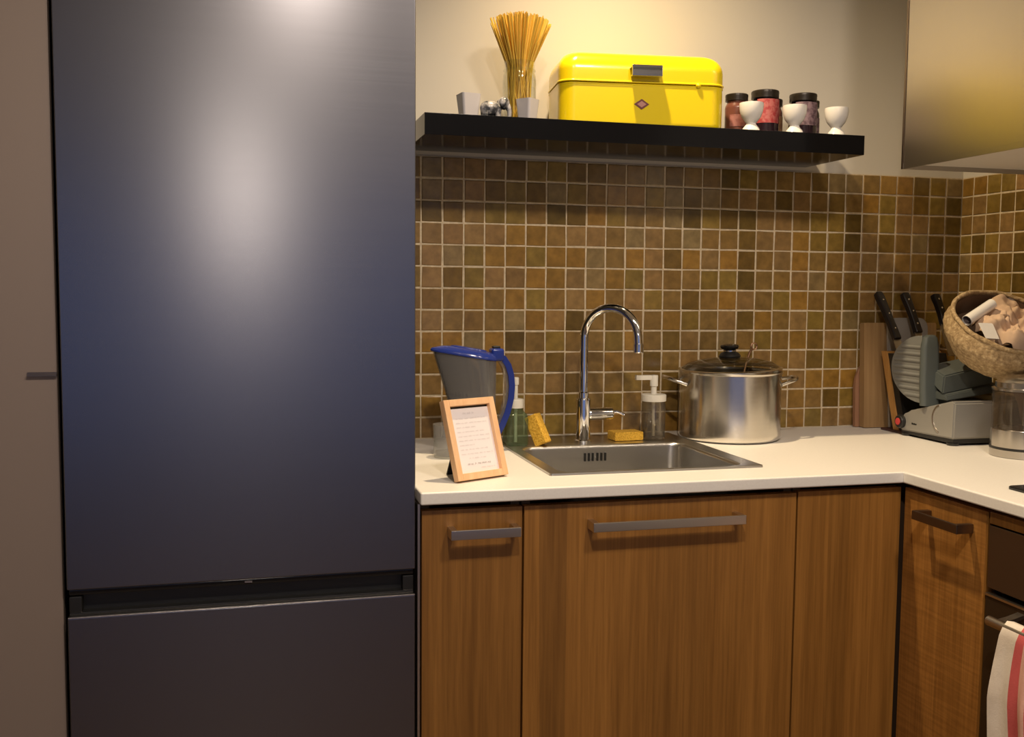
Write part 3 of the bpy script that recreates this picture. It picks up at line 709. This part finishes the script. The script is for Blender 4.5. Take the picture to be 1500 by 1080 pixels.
lidp = obj('lid', loops(B(), [pl(-0.0125, 0.128, 0.054, 0.2065, -0.022), pl(-0.0150, 0.129, 0.056, 0.208, -0.022), pl(-0.0150, 0.129, 0.056, 0.211, -0.022), pl(-0.012, 0.127, 0.053, 0.2155, -0.020), pl(0.01, 0.120, 0.043, 0.2205, -0.018), pl(0.035, 0.105, 0.02, 0.2230, -0.012)]), 'blue', t, 30)
obj('fill_flap', loops(B(), [pl(0.028, 0.108, 0.026, 0.2190, -0.014), pl(0.030, 0.106, 0.024, 0.2240, -0.012), pl(0.040, 0.100, 0.018, 0.2252, -0.010)]), 'blue', lidp)
bm = B(); box(bm, 0.040, 0.068, -0.017, 0.017, 0.196, 0.223, bev=0.006, seg=3); obj('thumb_rest', bm, 'blue', lidp)
obj('indicator', bx(0.045, 0.061, -0.008, 0.008, 0.222, 0.228, bev=0.002), 'black', lidp)
hp = [(0.056, 0, 0.208), (0.068, 0, 0.201), (0.078, 0, 0.186), (0.0845, 0, 0.165), (0.0865, 0, 0.142), (0.0845, 0, 0.115), (0.077, 0, 0.085), (0.066, 0, 0.058), (0.056, 0, 0.040), (0.047, 0, 0.030)]
obj('handle', ribbon(hp, 0.022, 0.013, (0, 1, 0)), 'blue', t, 60)
hi_ = [(p[0] - 0.0105 + (0.002 if i == 0 else 0), p[1], p[2] - 0.002) for i, p in enumerate(hp)]
obj('handle_inner', ribbon(hi_, 0.018, 0.006, (0, 1, 0)), 'frost', t, 60)

# drinking glass behind the frame
t = thing('drinking_glass', 'short clear drinking glass behind the framed note', 'glass', (0.0125, -0.268, CT))
obj('glass', vessel([(0.0285, 0), (0.0295, 0.003), (0.0325, 0.068), (0.0325, 0.0695)], 0.0022, 36), 'tumbler', t)
obj('thick_base', lathe([(0.001, 0.0048), (0.0272, 0.0048), (0.0276, 0.013), (0.001, 0.0125)], 32), 'frost', t)

# ------------------------------------------------------------------ framed note
t = thing('photo_frame', 'small pale wood frame with a written note leaning beside the sink', 'picture frame', (-0.0250, -0.5540, CT), math.atan2(0.4374, 0.8992))
TL = 0.32; FM = T(0, 0, 0.0045) @ RX(-math.degrees(TL))            # local: x along base, z up the leaning frame, -y out of the picture
FW, FH, fb = 0.118, 0.150, 0.0125
bm = B()
for a in ((0, fb, 0, FH), (FW - fb, FW, 0, FH), (fb, FW - fb, 0, fb), (fb, FW - fb, FH - fb, FH)): box(bm, a[0], a[1], 0.0, 0.014, a[2], a[3], bev=0.0008)
xf(bm, FM); obj('border', bm, 'frame_wood', t)
obj('backing', xf(bx(fb * 0.6, FW - fb * 0.6, 0.0095, 0.0125, fb * 0.6, FH - fb * 0.6), FM), 'black', t)
pp = obj('paper', xf(bx(fb, FW - fb, 0.0085, 0.0092, fb, FH - fb - 0.004), FM), 'paper', t)
bm = B(); bd = B(); rn = random.Random(11)
def squig(bmx, x0, x1, z, h):
    x = x0
    while x < x1:
        w = min(rn.uniform(0.004, 0.011), x1 - x)
        pts = []; k = max(3, int(w / 0.0011))
        for i in range(k): pts.append((x + w * i / (k - 1), z + (h / 2) * (1 if i % 2 else -1) * rn.uniform(0.5, 1.0)))
        for (a0, b0), (a1, b1) in zip(pts, pts[1:]):
            L_ = math.hypot(a1 - a0, b1 - b0) or 1e-5; nx_, nz_ = -(b1 - b0) / L_ * 0.0003, (a1 - a0) / L_ * 0.0003
            bmx.faces.new([bmx.verts.new(q) for q in ((a0 + nx_, 0.0082, b0 + nz_), (a0 - nx_, 0.0082, b0 - nz_), (a1 - nx_, 0.0082, b1 - nz_), (a1 + nx_, 0.0082, b1 + nz_))])
        x += w + rn.uniform(0.0015, 0.0035)
squig(bm, 0.044, 0.070, 0.1235, 0.0045)
for i, (a, b) in enumerate(((0.026, 0.094), (0.024, 0.096), (0.024, 0.068), (0.024, 0.086), (0.024, 0.098), (0.024, 0.096), (0.024, 0.058), (0.024, 0.088), (0.024, 0.098), (0.040, 0.080))):
    squig(bm, a, b, 0.1140 - i * 0.0083, 0.0030)
squig(bd, 0.034, 0.088, 0.0285, 0.0042); squig(bm, 0.064, 0.096, 0.0205, 0.0026)
xf(bm, FM); xf(bd, FM); obj('writing', bm, 'ink', pp); obj('writing', bd, 'ink_dark', pp)
bm = extr([(0, 0), (0.052, 0), (0.040, 0.060), (0.0, 0.075)], 'x', 0.030, 0.062); 
st = bmesh.new(); vs = [(0.034, 0.080, 0.0005), (0.078, 0.080, 0.0005), (0.072, 0.050, 0.098), (0.040, 0.050, 0.098)]
L0 = [Vector(v) for v in vs]; off = Vector((0, 0.0028, 0.0006)); bm.free()
obj('easel_leg', loops(st, [[tuple(v) for v in L0], [tuple(v + off) for v in L0]]), 'black', t)

# ------------------------------------------------------------------ soap, sponges
t = thing('soap_bottle', 'green glass soap bottle with white pump behind the pitcher handle', 'soap dispenser', (0.1895, -0.146, CT + 0.0026))
obj('bottle', loops(B(), [rr(-0.023, 0.023, -0.022, 0.022, 0.008, 0), rr(-0.025, 0.025, -0.024, 0.024, 0.009, 0.003), rr(-0.025, 0.025, -0.024, 0.024, 0.009, 0.058), rr(-0.023, 0.023, -0.022, 0.022, 0.012, 0.069), rr(-0.016, 0.016, -0.016, 0.016, 0.0155, 0.078), rr(-0.015, 0.015, -0.015, 0.015, 0.0145, 0.088)]), 'green_glass', t)
obj('dip_tube', tube([(0, 0, 0.006), (0, 0, 0.086)], 0.0038, 10), 'white_plastic', t)
obj('collar', lathe([(0.0172, 0.083), (0.0178, 0.084), (0.0178, 0.101), (0.0165, 0.103), (0.006, 0.104)], 28), 'white_plastic', t)
bm = lathe([(0.0045, 0.103), (0.0045, 0.134), (0.0068, 0.135), (0.0068, 0.150), (0.005, 0.1515)], 18); join(bm, bx(-0.004, 0.004, 0.0, 0.034, 0.138, 0.1465, bev=0.001)); obj('pump', bm, 'white_plastic', t)
t = thing('soap_bottle', 'clear soap bottle with white pump between the flat sponge and the pot', 'soap dispenser', (0.5265, -0.131, CT + 0.0026))
obj('bottle', vessel([(0.026, 0), (0.028, 0.002), (0.0282, 0.082), (0.0265, 0.089), (0.022, 0.093)], 0.0016, 32), 'soapglass', t)
obj('soap', lathe([(0.001, 0.0055), (0.0258, 0.0055), (0.0258, 0.036), (0.001, 0.036)], 28), 'soapglass', t)
obj('dip_tube', tube([(0.001, 0, 0.008), (-0.001, 0, 0.090)], 0.0036, 10), 'white_plastic', t)
obj('collar', lathe([(0.0285, 0.090), (0.0292, 0.091), (0.0292, 0.1045), (0.0275, 0.106), (0.009, 0.107)], 36), 'white_plastic', t)
bm = lathe([(0.0068, 0.106), (0.0068, 0.124), (0.0095, 0.125), (0.0095, 0.149), (0.0085, 0.1505)], 24); join(bm, bx(-0.046, 0.0, -0.0055, 0.0055, 0.1395, 0.1505, bev=0.0012)); obj('pump', bm, 'white_plastic', t)
def sponge(label, mtx, a, b, c):
    bm = bx(-a / 2, a / 2, -b / 2, b / 2, 0, c, bev=0.003, seg=2); o = obj('sponge', bm, 'sponge'); o.matrix_world = mtx; tag(o, label, 'sponge', 'yellow sponges on the sink')
sponge('yellow sponge lying flat beside the faucet', T(0.4600, -0.125, CT + 0.0028) @ RZ(4), 0.072, 0.046, 0.0205)
sponge('yellow sponge standing tilted against the green soap bottle', T(0.2495, -0.166, CT + 0.0045) @ RZ(-42) @ RY(-25), 0.030, 0.030, 0.070)

# ------------------------------------------------------------------ cooking pot
px_, py_ = 0.722, -0.1285; pr = 0.1195
t = thing('cooking_pot', 'large stainless steel stockpot with glass lid right of the sink', 'pot', (px_, py_, CT + 0.0008), math.radians(-12))
obj('body', lathe([(0.001, 0.0), (pr - 0.008, 0.0), (pr - 0.002, 0.003), (pr + 0.0005, 0.008), (pr, 0.016), (pr, 0.154), (pr + 0.003, 0.1595), (pr + 0.0025, 0.1615), (pr - 0.002, 0.161), (pr - 0.003, 0.154), (pr - 0.003, 0.010), (0.001, 0.008)], 72), 'pot', t)
for sg in (-1, 1):
    ang = 0; pth = []
    for k in range(13):
        a = math.radians(-90 + 180 * k / 12); pth.append((sg * (pr - 0.006 + 0.046 * math.cos(a) ** 0.8 if math.cos(a) > 0 else sg * (pr - 0.006)), 0.040 * math.sin(a), 0.133 + 0.012 * max(0, math.cos(a))))
    pth[0] = (sg * (pr - 0.002) * 0.955, -0.040, 0.130); pth[-1] = (sg * (pr - 0.002) * 0.955, 0.040, 0.130)
    obj('handle', tube(pth, 0.0048, 10), 'pot', t)
LM = T(0, 0.004, 0.1630) @ RX(1.0) @ RY(-2.2)
ld = obj('lid', xf(lathe([(pr + 0.001, 0.0), (pr - 0.004, 0.004), (0.100, 0.0155), (0.070, 0.023), (0.035, 0.0275), (0.012, 0.028), (0.012, 0.0258), (0.035, 0.0255), (0.070, 0.021), (0.100, 0.0135), (pr - 0.006, 0.0015)], 60, False, False), LM), 'lidglass', t, 60)
obj('lid_rim', xf(lathe([(pr + 0.0015, -0.0035), (pr + 0.003, -0.002), (pr + 0.003, 0.002), (pr, 0.0045), (pr - 0.005, 0.005), (pr - 0.005, 0.0005)], 60, False, False), LM), 'pot', ld)
obj('knob_base', xf(lathe([(0.001, 0.0275), (0.024, 0.028), (0.026, 0.032), (0.021, 0.039), (0.014, 0.0425), (0.012, 0.046)], 32), LM), 'black', ld)
obj('knob_ring', xf(lathe([(0.0142, 0.0425), (0.0155, 0.0435), (0.0155, 0.0455), (0.0142, 0.0465)], 32, False, False), LM), 'chrome', ld)
obj('knob', xf(lathe([(0.012, 0.046), (0.020, 0.0495), (0.0225, 0.054), (0.0205, 0.058), (0.012, 0.060), (0.001, 0.0605)], 32), LM), 'black_gloss', ld)
# spoon whose end sticks out of the pot
t = thing('spoon', 'copper-brown spoon handle sticking out behind the pot lid', 'spoon', (0.800, -0.050, CT + 0.02))
obj('handle', tube([(-0.05, -0.04, 0.0), (-0.020, -0.02, 0.09), (0.0, -0.008, 0.150), (0.016, 0.004, 0.178), (0.024, 0.008, 0.186)], [0.003, 0.003, 0.003, 0.0035, 0.003], 10), 'copper', t)
ring = [(0.030 + 0.008 * math.cos(k * math.pi / 8), 0.010, 0.193 + 0.008 * math.sin(k * math.pi / 8)) for k in range(17)]
obj('ring', tube(ring, 0.0022, 8), 'copper', t)
obj('bowl', xf(lathe([(0.001, -0.006), (0.012, -0.004), (0.020, 0.004), (0.019, 0.005), (0.010, -0.002), (0.001, -0.004)], 20), T(-0.054, -0.044, 0.0)), 'copper', t)

# ------------------------------------------------------------------ boards, knives
def board(name, label, m_, w, h, th, rad, x, y, lean, cat='cutting board'):
    pts = []
    for cx, cz, a0 in ((w - rad, h - rad, 0), (rad, h - rad, 90), (0.003, 0.003, 180), (w - 0.003, 0.003, 270)):
        r_ = rad if a0 < 180 else 0.003
        for k in range(7):
            a = math.radians(a0 + 15 * k); pts.append((cx + r_ * math.cos(a), cz + r_ * math.sin(a)))
    bm = extr(pts, 'y', -th, 0); bmesh.ops.bevel(bm, geom=[e for e in bm.edges if abs(e.verts[0].co.y - e.verts[1].co.y) < 1e-6], offset=0.0015, segments=1, affect='EDGES')
    xf(bm, RX(-lean)); o = obj(name, bm, m_); o.location = (x, y, CT + 0.0006); tag(o, label, cat); return o
board('cutting_board', 'rounded pinkish wooden board tucked behind the square board', 'board2', 0.20, 0.195, 0.010, 0.09, 1.133, -0.0165, 3.0)
board('cutting_board', 'square light wooden cutting board against the tiles behind the knives', 'board', 0.215, 0.270, 0.020, 0.004, 1.1440, -0.0295, 3.0)
board('cutting_board', 'grey plastic cutting board with rounded corners behind the middle knife', 'greyboard', 0.118, 0.284, 0.007, 0.022, 1.2060, -0.0630, 5.0)
t = thing('knife_block', 'slanted knife block of orange wood and black, on a dark base', 'knife block', (1.180, -0.125, CT))
def lean(y0, y1, x0, x1, z0, z1, k=0.31):
    return loops(B(), [[(x0, y0 + k * z0, z0), (x1, y0 + k * z0, z0), (x1, y1 + k * z0, z0), (x0, y1 + k * z0, z0)], [(x0, y0 + k * z1, z1), (x1, y0 + k * z1, z1), (x1, y1 + k * z1, z1), (x0, y1 + k * z1, z1)]])
obj('base', bx(-0.006, 0.165, -0.042, 0.048, 0.0, 0.006, bev=0.001), 'block_base', t)
obj('slab', lean(-0.019, 0.003, 0, 0.160, 0.006, 0.200), 'block_wood', t)
obj('front_block', lean(-0.042, -0.0195, 0.003, 0.157, 0.006, 0.196), 'black', t)
def knife(label, top, bot, w, blade):
    top, bot = Vector(top), Vector(bot); ax = (top - bot); Lh = ax.length; ax.normalize()
    side = Vector((1, 0.0, 0)); side = (side - side.dot(ax) * ax).normalized(); nrm = ax.cross(side)
    mtx = Matrix(((side.x, nrm.x, ax.x, bot.x), (side.y, nrm.y, ax.y, bot.y), (side.z, nrm.z, ax.z, bot.z), (0, 0, 0, 1)))
    t = thing('knife', label, 'knife', (0, 0, 0), 0, 'knives in the block'); t.matrix_world = mtx
    L = []
    for s, ww in ((0, 0.92), (0.03, 1.0), (0.35, 0.88), (0.65, 0.92), (0.9, 1.08), (0.985, 0.98), (1.0, 0.8)):
        o = 0.006 * s * s; L.append(rr(-w / 2 * ww - o, w / 2 * ww - o, -0.0085, 0.0085, 0.0045, s * Lh, 4))
    obj('handle', loops(B(), L), 'black_wood', t)
    for s in (0.2, 0.52, 0.82):
        obj('rivet', xf(lathe([(0.0024, 0), (0.0024, 0.0012), (0.0012, 0.0018)], 12), T(-0.006 * s * s, 0.0082, s * Lh) @ RX(-90)), 'chrome', t)
        obj('rivet', xf(lathe([(0.0024, 0), (0.0024, 0.0012), (0.0012, 0.0018)], 12), T(-0.006 * s * s, -0.0082, s * Lh) @ RX(90)), 'chrome', t)
    obj('blade', loops(B(), [rr(-w * 0.52, w * 0.46, -0.0012, 0.0012, 0.001, 0.001, 2), rr(-w * 0.62, w * 0.46, -0.001, 0.001, 0.0008, -0.02, 2), rr(-w * 0.60, w * 0.46, -0.0008, 0.0008, 0.0006, -blade, 2)]), 'blade', t)
    return t
knife('leftmost black-handled knife, in front of the square board', (1.195, -0.023, 1.267), (1.195, -0.101, 1.152), 0.021, 0.075)
knife('middle black-handled knife, in front of the grey board', (1.257, -0.046, 1.266), (1.257, -0.100, 1.168), 0.021, 0.070)
knife('rightmost black-handled knife, next to the basket', (1.318, -0.086, 1.264), (1.318, -0.120, 1.190), 0.021, 0.085)

# ------------------------------------------------------------------ food slicer
t = thing('food_slicer', 'silver-grey electric food slicer with ribbed round plate and red button', 'food slicer', (1.165, -0.17, CT))
prof = [(-0.190, 0.016), (0.002, 0.012), (0.002, 0.044), (-0.018, 0.052), (-0.030, 0.064), (-0.060, 0.071), (-0.184, 0.1035), (-0.192, 0.100)]
bm = extr([(a, b) for a, b in prof], 'x', 0.0, 0.255)
bmesh.ops.bevel(bm, geom=[e for e in bm.edges], offset=0.0035, segments=2, affect='EDGES')
obj('housing', bm, 'slicer', t)
obj('base', bx(0.004, 0.250, -0.186, 0.0, 0.005, 0.0165), 'black', t)
for a, b in ((0.012, -0.176), (0.235, -0.176), (0.012, -0.012), (0.235, -0.012)): obj('foot', lathe([(0.013, 0), (0.014, 0.006)], 18, c=(a, b)), 'black', t)
k = obj('knob', xf(lathe([(0.0165, 0), (0.0165, 0.008), (0.0145, 0.011), (0.009, 0.012)], 28), T(0.001, -0.004, 0.034) @ RY(-90)), 'black', t)
obj('button', xf(lathe([(0.0085, 0.0115), (0.0085, 0.0138), (0.006, 0.0148)], 24), T(0.001, -0.004, 0.034) @ RY(-90)), 'red', k)
bm = B(); arc = [(-0.152 + 0.0 + 0.034 * math.cos(a), 0.057 + 0.034 * math.sin(a)) for a in [math.radians(v) for v in range(-70, 71, 10)]]
obj('housing_seam', ribbon([(-0.0006, a, b) for a, b in arc], 0.0016, 0.004, (1, 0, 0)), 'nickel', t)
bm = B(); rn = random.Random(5)
for i in range(6): box(bm, -0.0008, 0.0004, -0.0445 - i * 0.0032, -0.0424 - i * 0.0032, 0.0315, 0.0345 + rn.choice((0, 0.0012)))
obj('lettering', bm, 'black', t)
# ribbed stop plate, round at the back
def plate_outline(n=22):
    pts = [(-0.082, 0.2475), (-0.078, 0.088)]           # front edge
    cy, cz, ry, rz = -0.078, 0.1675, 0.118, 0.0805
    arcp = [(cy + ry * math.cos(math.radians(a)), cz + rz * math.sin(math.radians(a))) for a in [(-88 + 176 * k / n) for k in range(n + 1)]]
    return arcp
ol = plate_outline()
bm = extr(ol + [(-0.082, 0.2475), (-0.080, 0.0885)][0:0], 'x', -0.004, 0.006)
pk = obj('stop_plate', bm, 'slicer_rib', t)
for i in range(8):
    z = 0.104 + i * 0.0165; dz = (z - 0.1675) / 0.0805; half = 0.118 * math.sqrt(max(0.02, 1 - dz * dz))
    obj('rib', xf(lathe([(0.0045, 0.0), (0.0045, half - 0.012), (0.001, half - 0.008)], 8), T(-0.0028, -0.078, z) @ RX(-90)), 'slicer_rib', pk)
L = [rr(-0.012, 0.040, -0.020, 0.0, 0.010, 0.082, 5), rr(-0.016, 0.034, -0.021, 0.0, 0.010, 0.14, 5), rr(-0.016, 0.030, -0.020, 0.0, 0.010, 0.222, 5), rr(-0.010, 0.026, -0.017, 0.0, 0.008, 0.244, 5), rr(0.0, 0.020, -0.012, -0.002, 0.005, 0.250, 5)]
obj('blade_guard', xf(loops(B(), L), T(0.0, -0.078, 0)), 'slate', t)
L = [[(0.018, -0.102, 0.112), (0.152, -0.108, 0.136), (0.160, -0.108, 0.108), (0.020, -0.102, 0.090)], [(0.018, -0.072, 0.160), (0.142, -0.078, 0.186), (0.150, -0.078, 0.150), (0.018, -0.072, 0.130)]]
cr = B(); loops(cr, [[(0.016, -0.128, 0.112), (0.150, -0.134, 0.136), (0.150, -0.070, 0.170), (0.016, -0.064, 0.148)], [(0.018, -0.130, 0.156), (0.142, -0.136, 0.182), (0.142, -0.072, 0.200), (0.018, -0.066, 0.176)]])
bmesh.ops.bevel(cr, geom=list(cr.edges), offset=0.003, segments=2, affect='EDGES')
obj('food_pusher', cr, 'slate', t)
cr = B(); loops(cr, [[(0.022, -0.138, 0.098), (0.160, -0.146, 0.118), (0.160, -0.062, 0.118), (0.022, -0.055, 0.098)], [(0.020, -0.136, 0.112), (0.158, -0.144, 0.136), (0.158, -0.062, 0.150), (0.020, -0.055, 0.125)]])
bmesh.ops.bevel(cr, geom=list(cr.edges), offset=0.002, segments=2, affect='EDGES')
obj('carriage', cr, 'slate', t)
obj('carriage_rail', lean(-0.150, -0.060, 0.03, 0.245, 0.088, 0.100, 0), 'black', t)

# ------------------------------------------------------------------ tan dish, basket
t = thing('serving_bowl', 'tan ceramic bowl under the seagrass basket, behind the canister', 'bowl', (1.360, -0.430, CT))
obj('bowl', lathe([(0.001, 0.0), (0.042, 0.0), (0.042, 0.006), (0.036, 0.012), (0.055, 0.060), (0.064, 0.100), (0.078, 0.132), (0.085, 0.144), (0.085, 0.147), (0.082, 0.1475), (0.075, 0.134), (0.061, 0.101), (0.052, 0.061), (0.001, 0.018)], 44), 'tan_ceramic', t)
BM = T(1.2860, -0.322, 1.108) @ RY(-4) @ RX(33)
t = thing('seagrass_basket', 'woven seagrass basket tipped forward on the tan dish', 'basket', (0, 0, 0)); t.matrix_world = BM
def bask(prof, n=72, amp=0.0):
    bm = bmesh.new(); L = []
    for j, (r, z) in enumerate(prof):
        L.append([((r + amp * (math.sin(k * 18 * 2 * math.pi / n + (j % 2) * math.pi))) * math.cos(2 * math.pi * k / n) * 1.0, (r + amp * math.sin(k * 18 * 2 * math.pi / n + (j % 2) * math.pi)) * math.sin(2 * math.pi * k / n), z) for k in range(n)])
    return loops(bm, L, True, True)
pf = []
for j in range(19):
    s = j / 18; z = 0.0 + 0.116 * s; r = 0.060 + 0.073 * math.sin(min(1, s * 1.25) * math.pi / 2) - 0.010 * max(0, s - 0.7) / 0.3
    pf.append((r, z))
obj('weave', bask(pf + [(0.118, 0.116), (0.121, 0.10), (0.122, 0.06), (0.090, 0.018), (0.05, 0.006)], 72, 0.0012), 'seagrass', t, 60)
rim = [(0.122 * math.cos(k * math.pi / 24), 0.122 * math.sin(k * math.pi / 24), 0.117 + 0.0012 * math.sin(k * 5)) for k in range(49)]
obj('rim', tube(rim, 0.0052, 8), 'seagrass', t, 60)
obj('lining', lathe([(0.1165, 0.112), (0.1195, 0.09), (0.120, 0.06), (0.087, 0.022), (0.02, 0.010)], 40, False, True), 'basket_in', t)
# cloth in the basket
bm = bmesh.new(); rows = []; NR, NT = 30, 96
for a in range(NR + 1):
    q = a / NR; row = []
    for b in range(NT):
        th = 2 * math.pi * b / NT; p = Vector((q * math.cos(th), q * math.sin(th), 0))
        fold = 0.013 * q * math.sin(5 * th + 1.2 + 1.1 * math.sin(2 * th)) + 0.006 * q * math.sin(11 * th + 0.4) * q
        crump = 0.011 * noise.fractal(p * 3.1 + Vector((2.3, 0.7, 1.1)), 0.9, 2.1, 3) - 0.012 * (1 - min(1, 6 * abs(noise.noise(p * 2.3 + Vector((5, 1, 3))))))
        z = 0.004 - 0.030 * math.exp(-((p.x - 0.1) ** 2 + (p.y + 0.05) ** 2) / 0.10) + fold + crump - 0.030 * max(0, q - 0.82) / 0.18
        rd_ = 1 + 0.05 * math.sin(5 * th + 0.8)
        row.append(bm.verts.new((p.x * 0.094 * rd_, p.y * 0.092 * rd_, z)) if a else None)
    rows.append(row)
c0 = bm.verts.new((0, 0, -0.026))
for b in range(NT): bm.faces.new((c0, rows[1][b], rows[1][(b + 1) % NT]))
for a in range(1, NR):
    for b in range(NT): bm.faces.new((rows[a][b], rows[a + 1][b], rows[a + 1][(b + 1) % NT], rows[a][(b + 1) % NT]))
o = obj('folded_cloth', bm, 'cloth', None, 120, wn=False); o.modifiers.new('thickness', 'SOLIDIFY').thickness = 0.003; o.matrix_world = BM @ T(0.018, -0.010, 0.128) @ RZ(20); tag(o, 'crumpled beige cloth filling the seagrass basket', 'cloth')
bm = bmesh.new(); bmesh.ops.create_uvsphere(bm, u_segments=40, v_segments=24, radius=1)
for v in bm.verts:
    p = v.co.copy(); f = 0.85 + 0.2 * noise.fractal(p * 2.0 + Vector((1, 7, 2)), 0.9, 2.1, 3); v.co = Vector((p.x * 0.040 * f, p.y * 0.020 * f, p.z * 0.026 * f))
o = obj('dark_cloth', bm, 'mauve', None, 120); o.matrix_world = BM @ T(0.050, 0.082, 0.098); tag(o, 'grey-mauve cloth at the back of the seagrass basket', 'cloth')
t = thing('paper_roll', 'white paper roll sticking out of the seagrass basket', 'paper roll', (0, 0, 0)); t.matrix_world = BM @ T(-0.104, 0.012, 0.120) @ RZ(22) @ RY(80)
obj('sheet', lathe([(0.0115, 0.0), (0.0122, 0.0005), (0.0122, 0.092), (0.0110, 0.092), (0.0098, 0.090), (0.0098, 0.003)], 28, False, False), 'porcelain', t)
obj('core', lathe([(0.0096, 0.002), (0.0096, 0.012), (0.0055, 0.012), (0.0055, 0.003)], 24, False, False), 'mauve', t)
o = obj('paper_card', loops(B(), [[(-0.022, -0.026, 0), (0.020, -0.030, 0.004), (0.024, 0.022, 0.006), (-0.020, 0.026, 0)], [(-0.022, -0.026, 0.002), (0.020, -0.030, 0.006), (0.024, 0.022, 0.008), (-0.020, 0.026, 0.002)]]), 'porcelain')
o.matrix_world = BM @ T(-0.082, -0.034, 0.122) @ RX(20) @ RY(10) @ Matrix.Scale(0.8, 4); tag(o, 'white card beside the cloth at the front of the basket', 'card')

# ------------------------------------------------------------------ glass canister
t = thing('glass_canister', 'glass canister with steel base and lid at the right edge of the worktop', 'canister', (1.2265, -0.5050, CT))
r0 = 0.0655
obj('base', lathe([(r0 - 0.002, 0), (r0, 0.001), (r0, 0.0165), (r0 - 0.001, 0.0175)], 48), 'ghost', t)
obj('seam', lathe([(r0 + 0.0004, 0.0168), (r0 + 0.0004, 0.0218)], 48), 'black', t)
obj('band', lathe([(r0 - 0.001, 0.021), (r0 - 0.0005, 0.022), (r0 - 0.0005, 0.0585), (r0 - 0.0015, 0.060), (r0 - 0.010, 0.0605)], 48), 'ghost', t)
obj('glass', lathe([(r0 - 0.0015, 0.0605), (r0 - 0.0015, 0.142), (r0 - 0.004, 0.142), (r0 - 0.004, 0.0605)], 48, False, False), 'can_glass', t)
obj('plunger', tube([(0, 0, 0.061), (0, 0, 0.16)], 0.0035, 12), 'chrome', t)
obj('lid', lathe([(r0 - 0.003, 0.1415), (r0 + 0.0005, 0.1425), (r0 + 0.0005, 0.147), (r0 - 0.006, 0.149), (r0 - 0.006, 0.160), (r0 - 0.010, 0.163), (r0 - 0.014, 0.168), (r0 - 0.030, 0.174), (0.001, 0.176)], 48), 'ghost', t)

# ------------------------------------------------------------------ extractor hood
t = thing('extractor_hood', 'brushed steel extractor hood on the right wall at the top corner', 'hood', (0.95, -0.436, 1.529))
HX, HY = 0.499, -0.92
obj('front_panel', extr([(0.0, HY), (0.0, -0.006), (0.006, 0.0), (HX, 0.0), (HX, HY)], 'z', 0.0115, 0.62), 'hood', t)
bm = B()
box(bm, 0.0, 0.0025, HY, 0.0, 0.0, 0.0114); box(bm, 0.0025, HX, -0.0025, 0.0, 0.0, 0.0114); box(bm, 0.0025, HX, HY, HY + 0.0025, 0.0, 0.0114)
obj('bottom_frame', bm, 'hood', t)
obj('filter_panel', bx(0.0026, HX, HY + 0.0026, -0.0026, 0.0095, 0.0114), 'filter', t)
obj('chimney', bx(0.18, HX, -0.62, -0.28, 0.62, HC - 1.531), 'hood', t)
obj('corner_strip', bx(-0.0015, 0.004, -0.0045, 0.001, 0.0, 0.62), 'bronze', t)
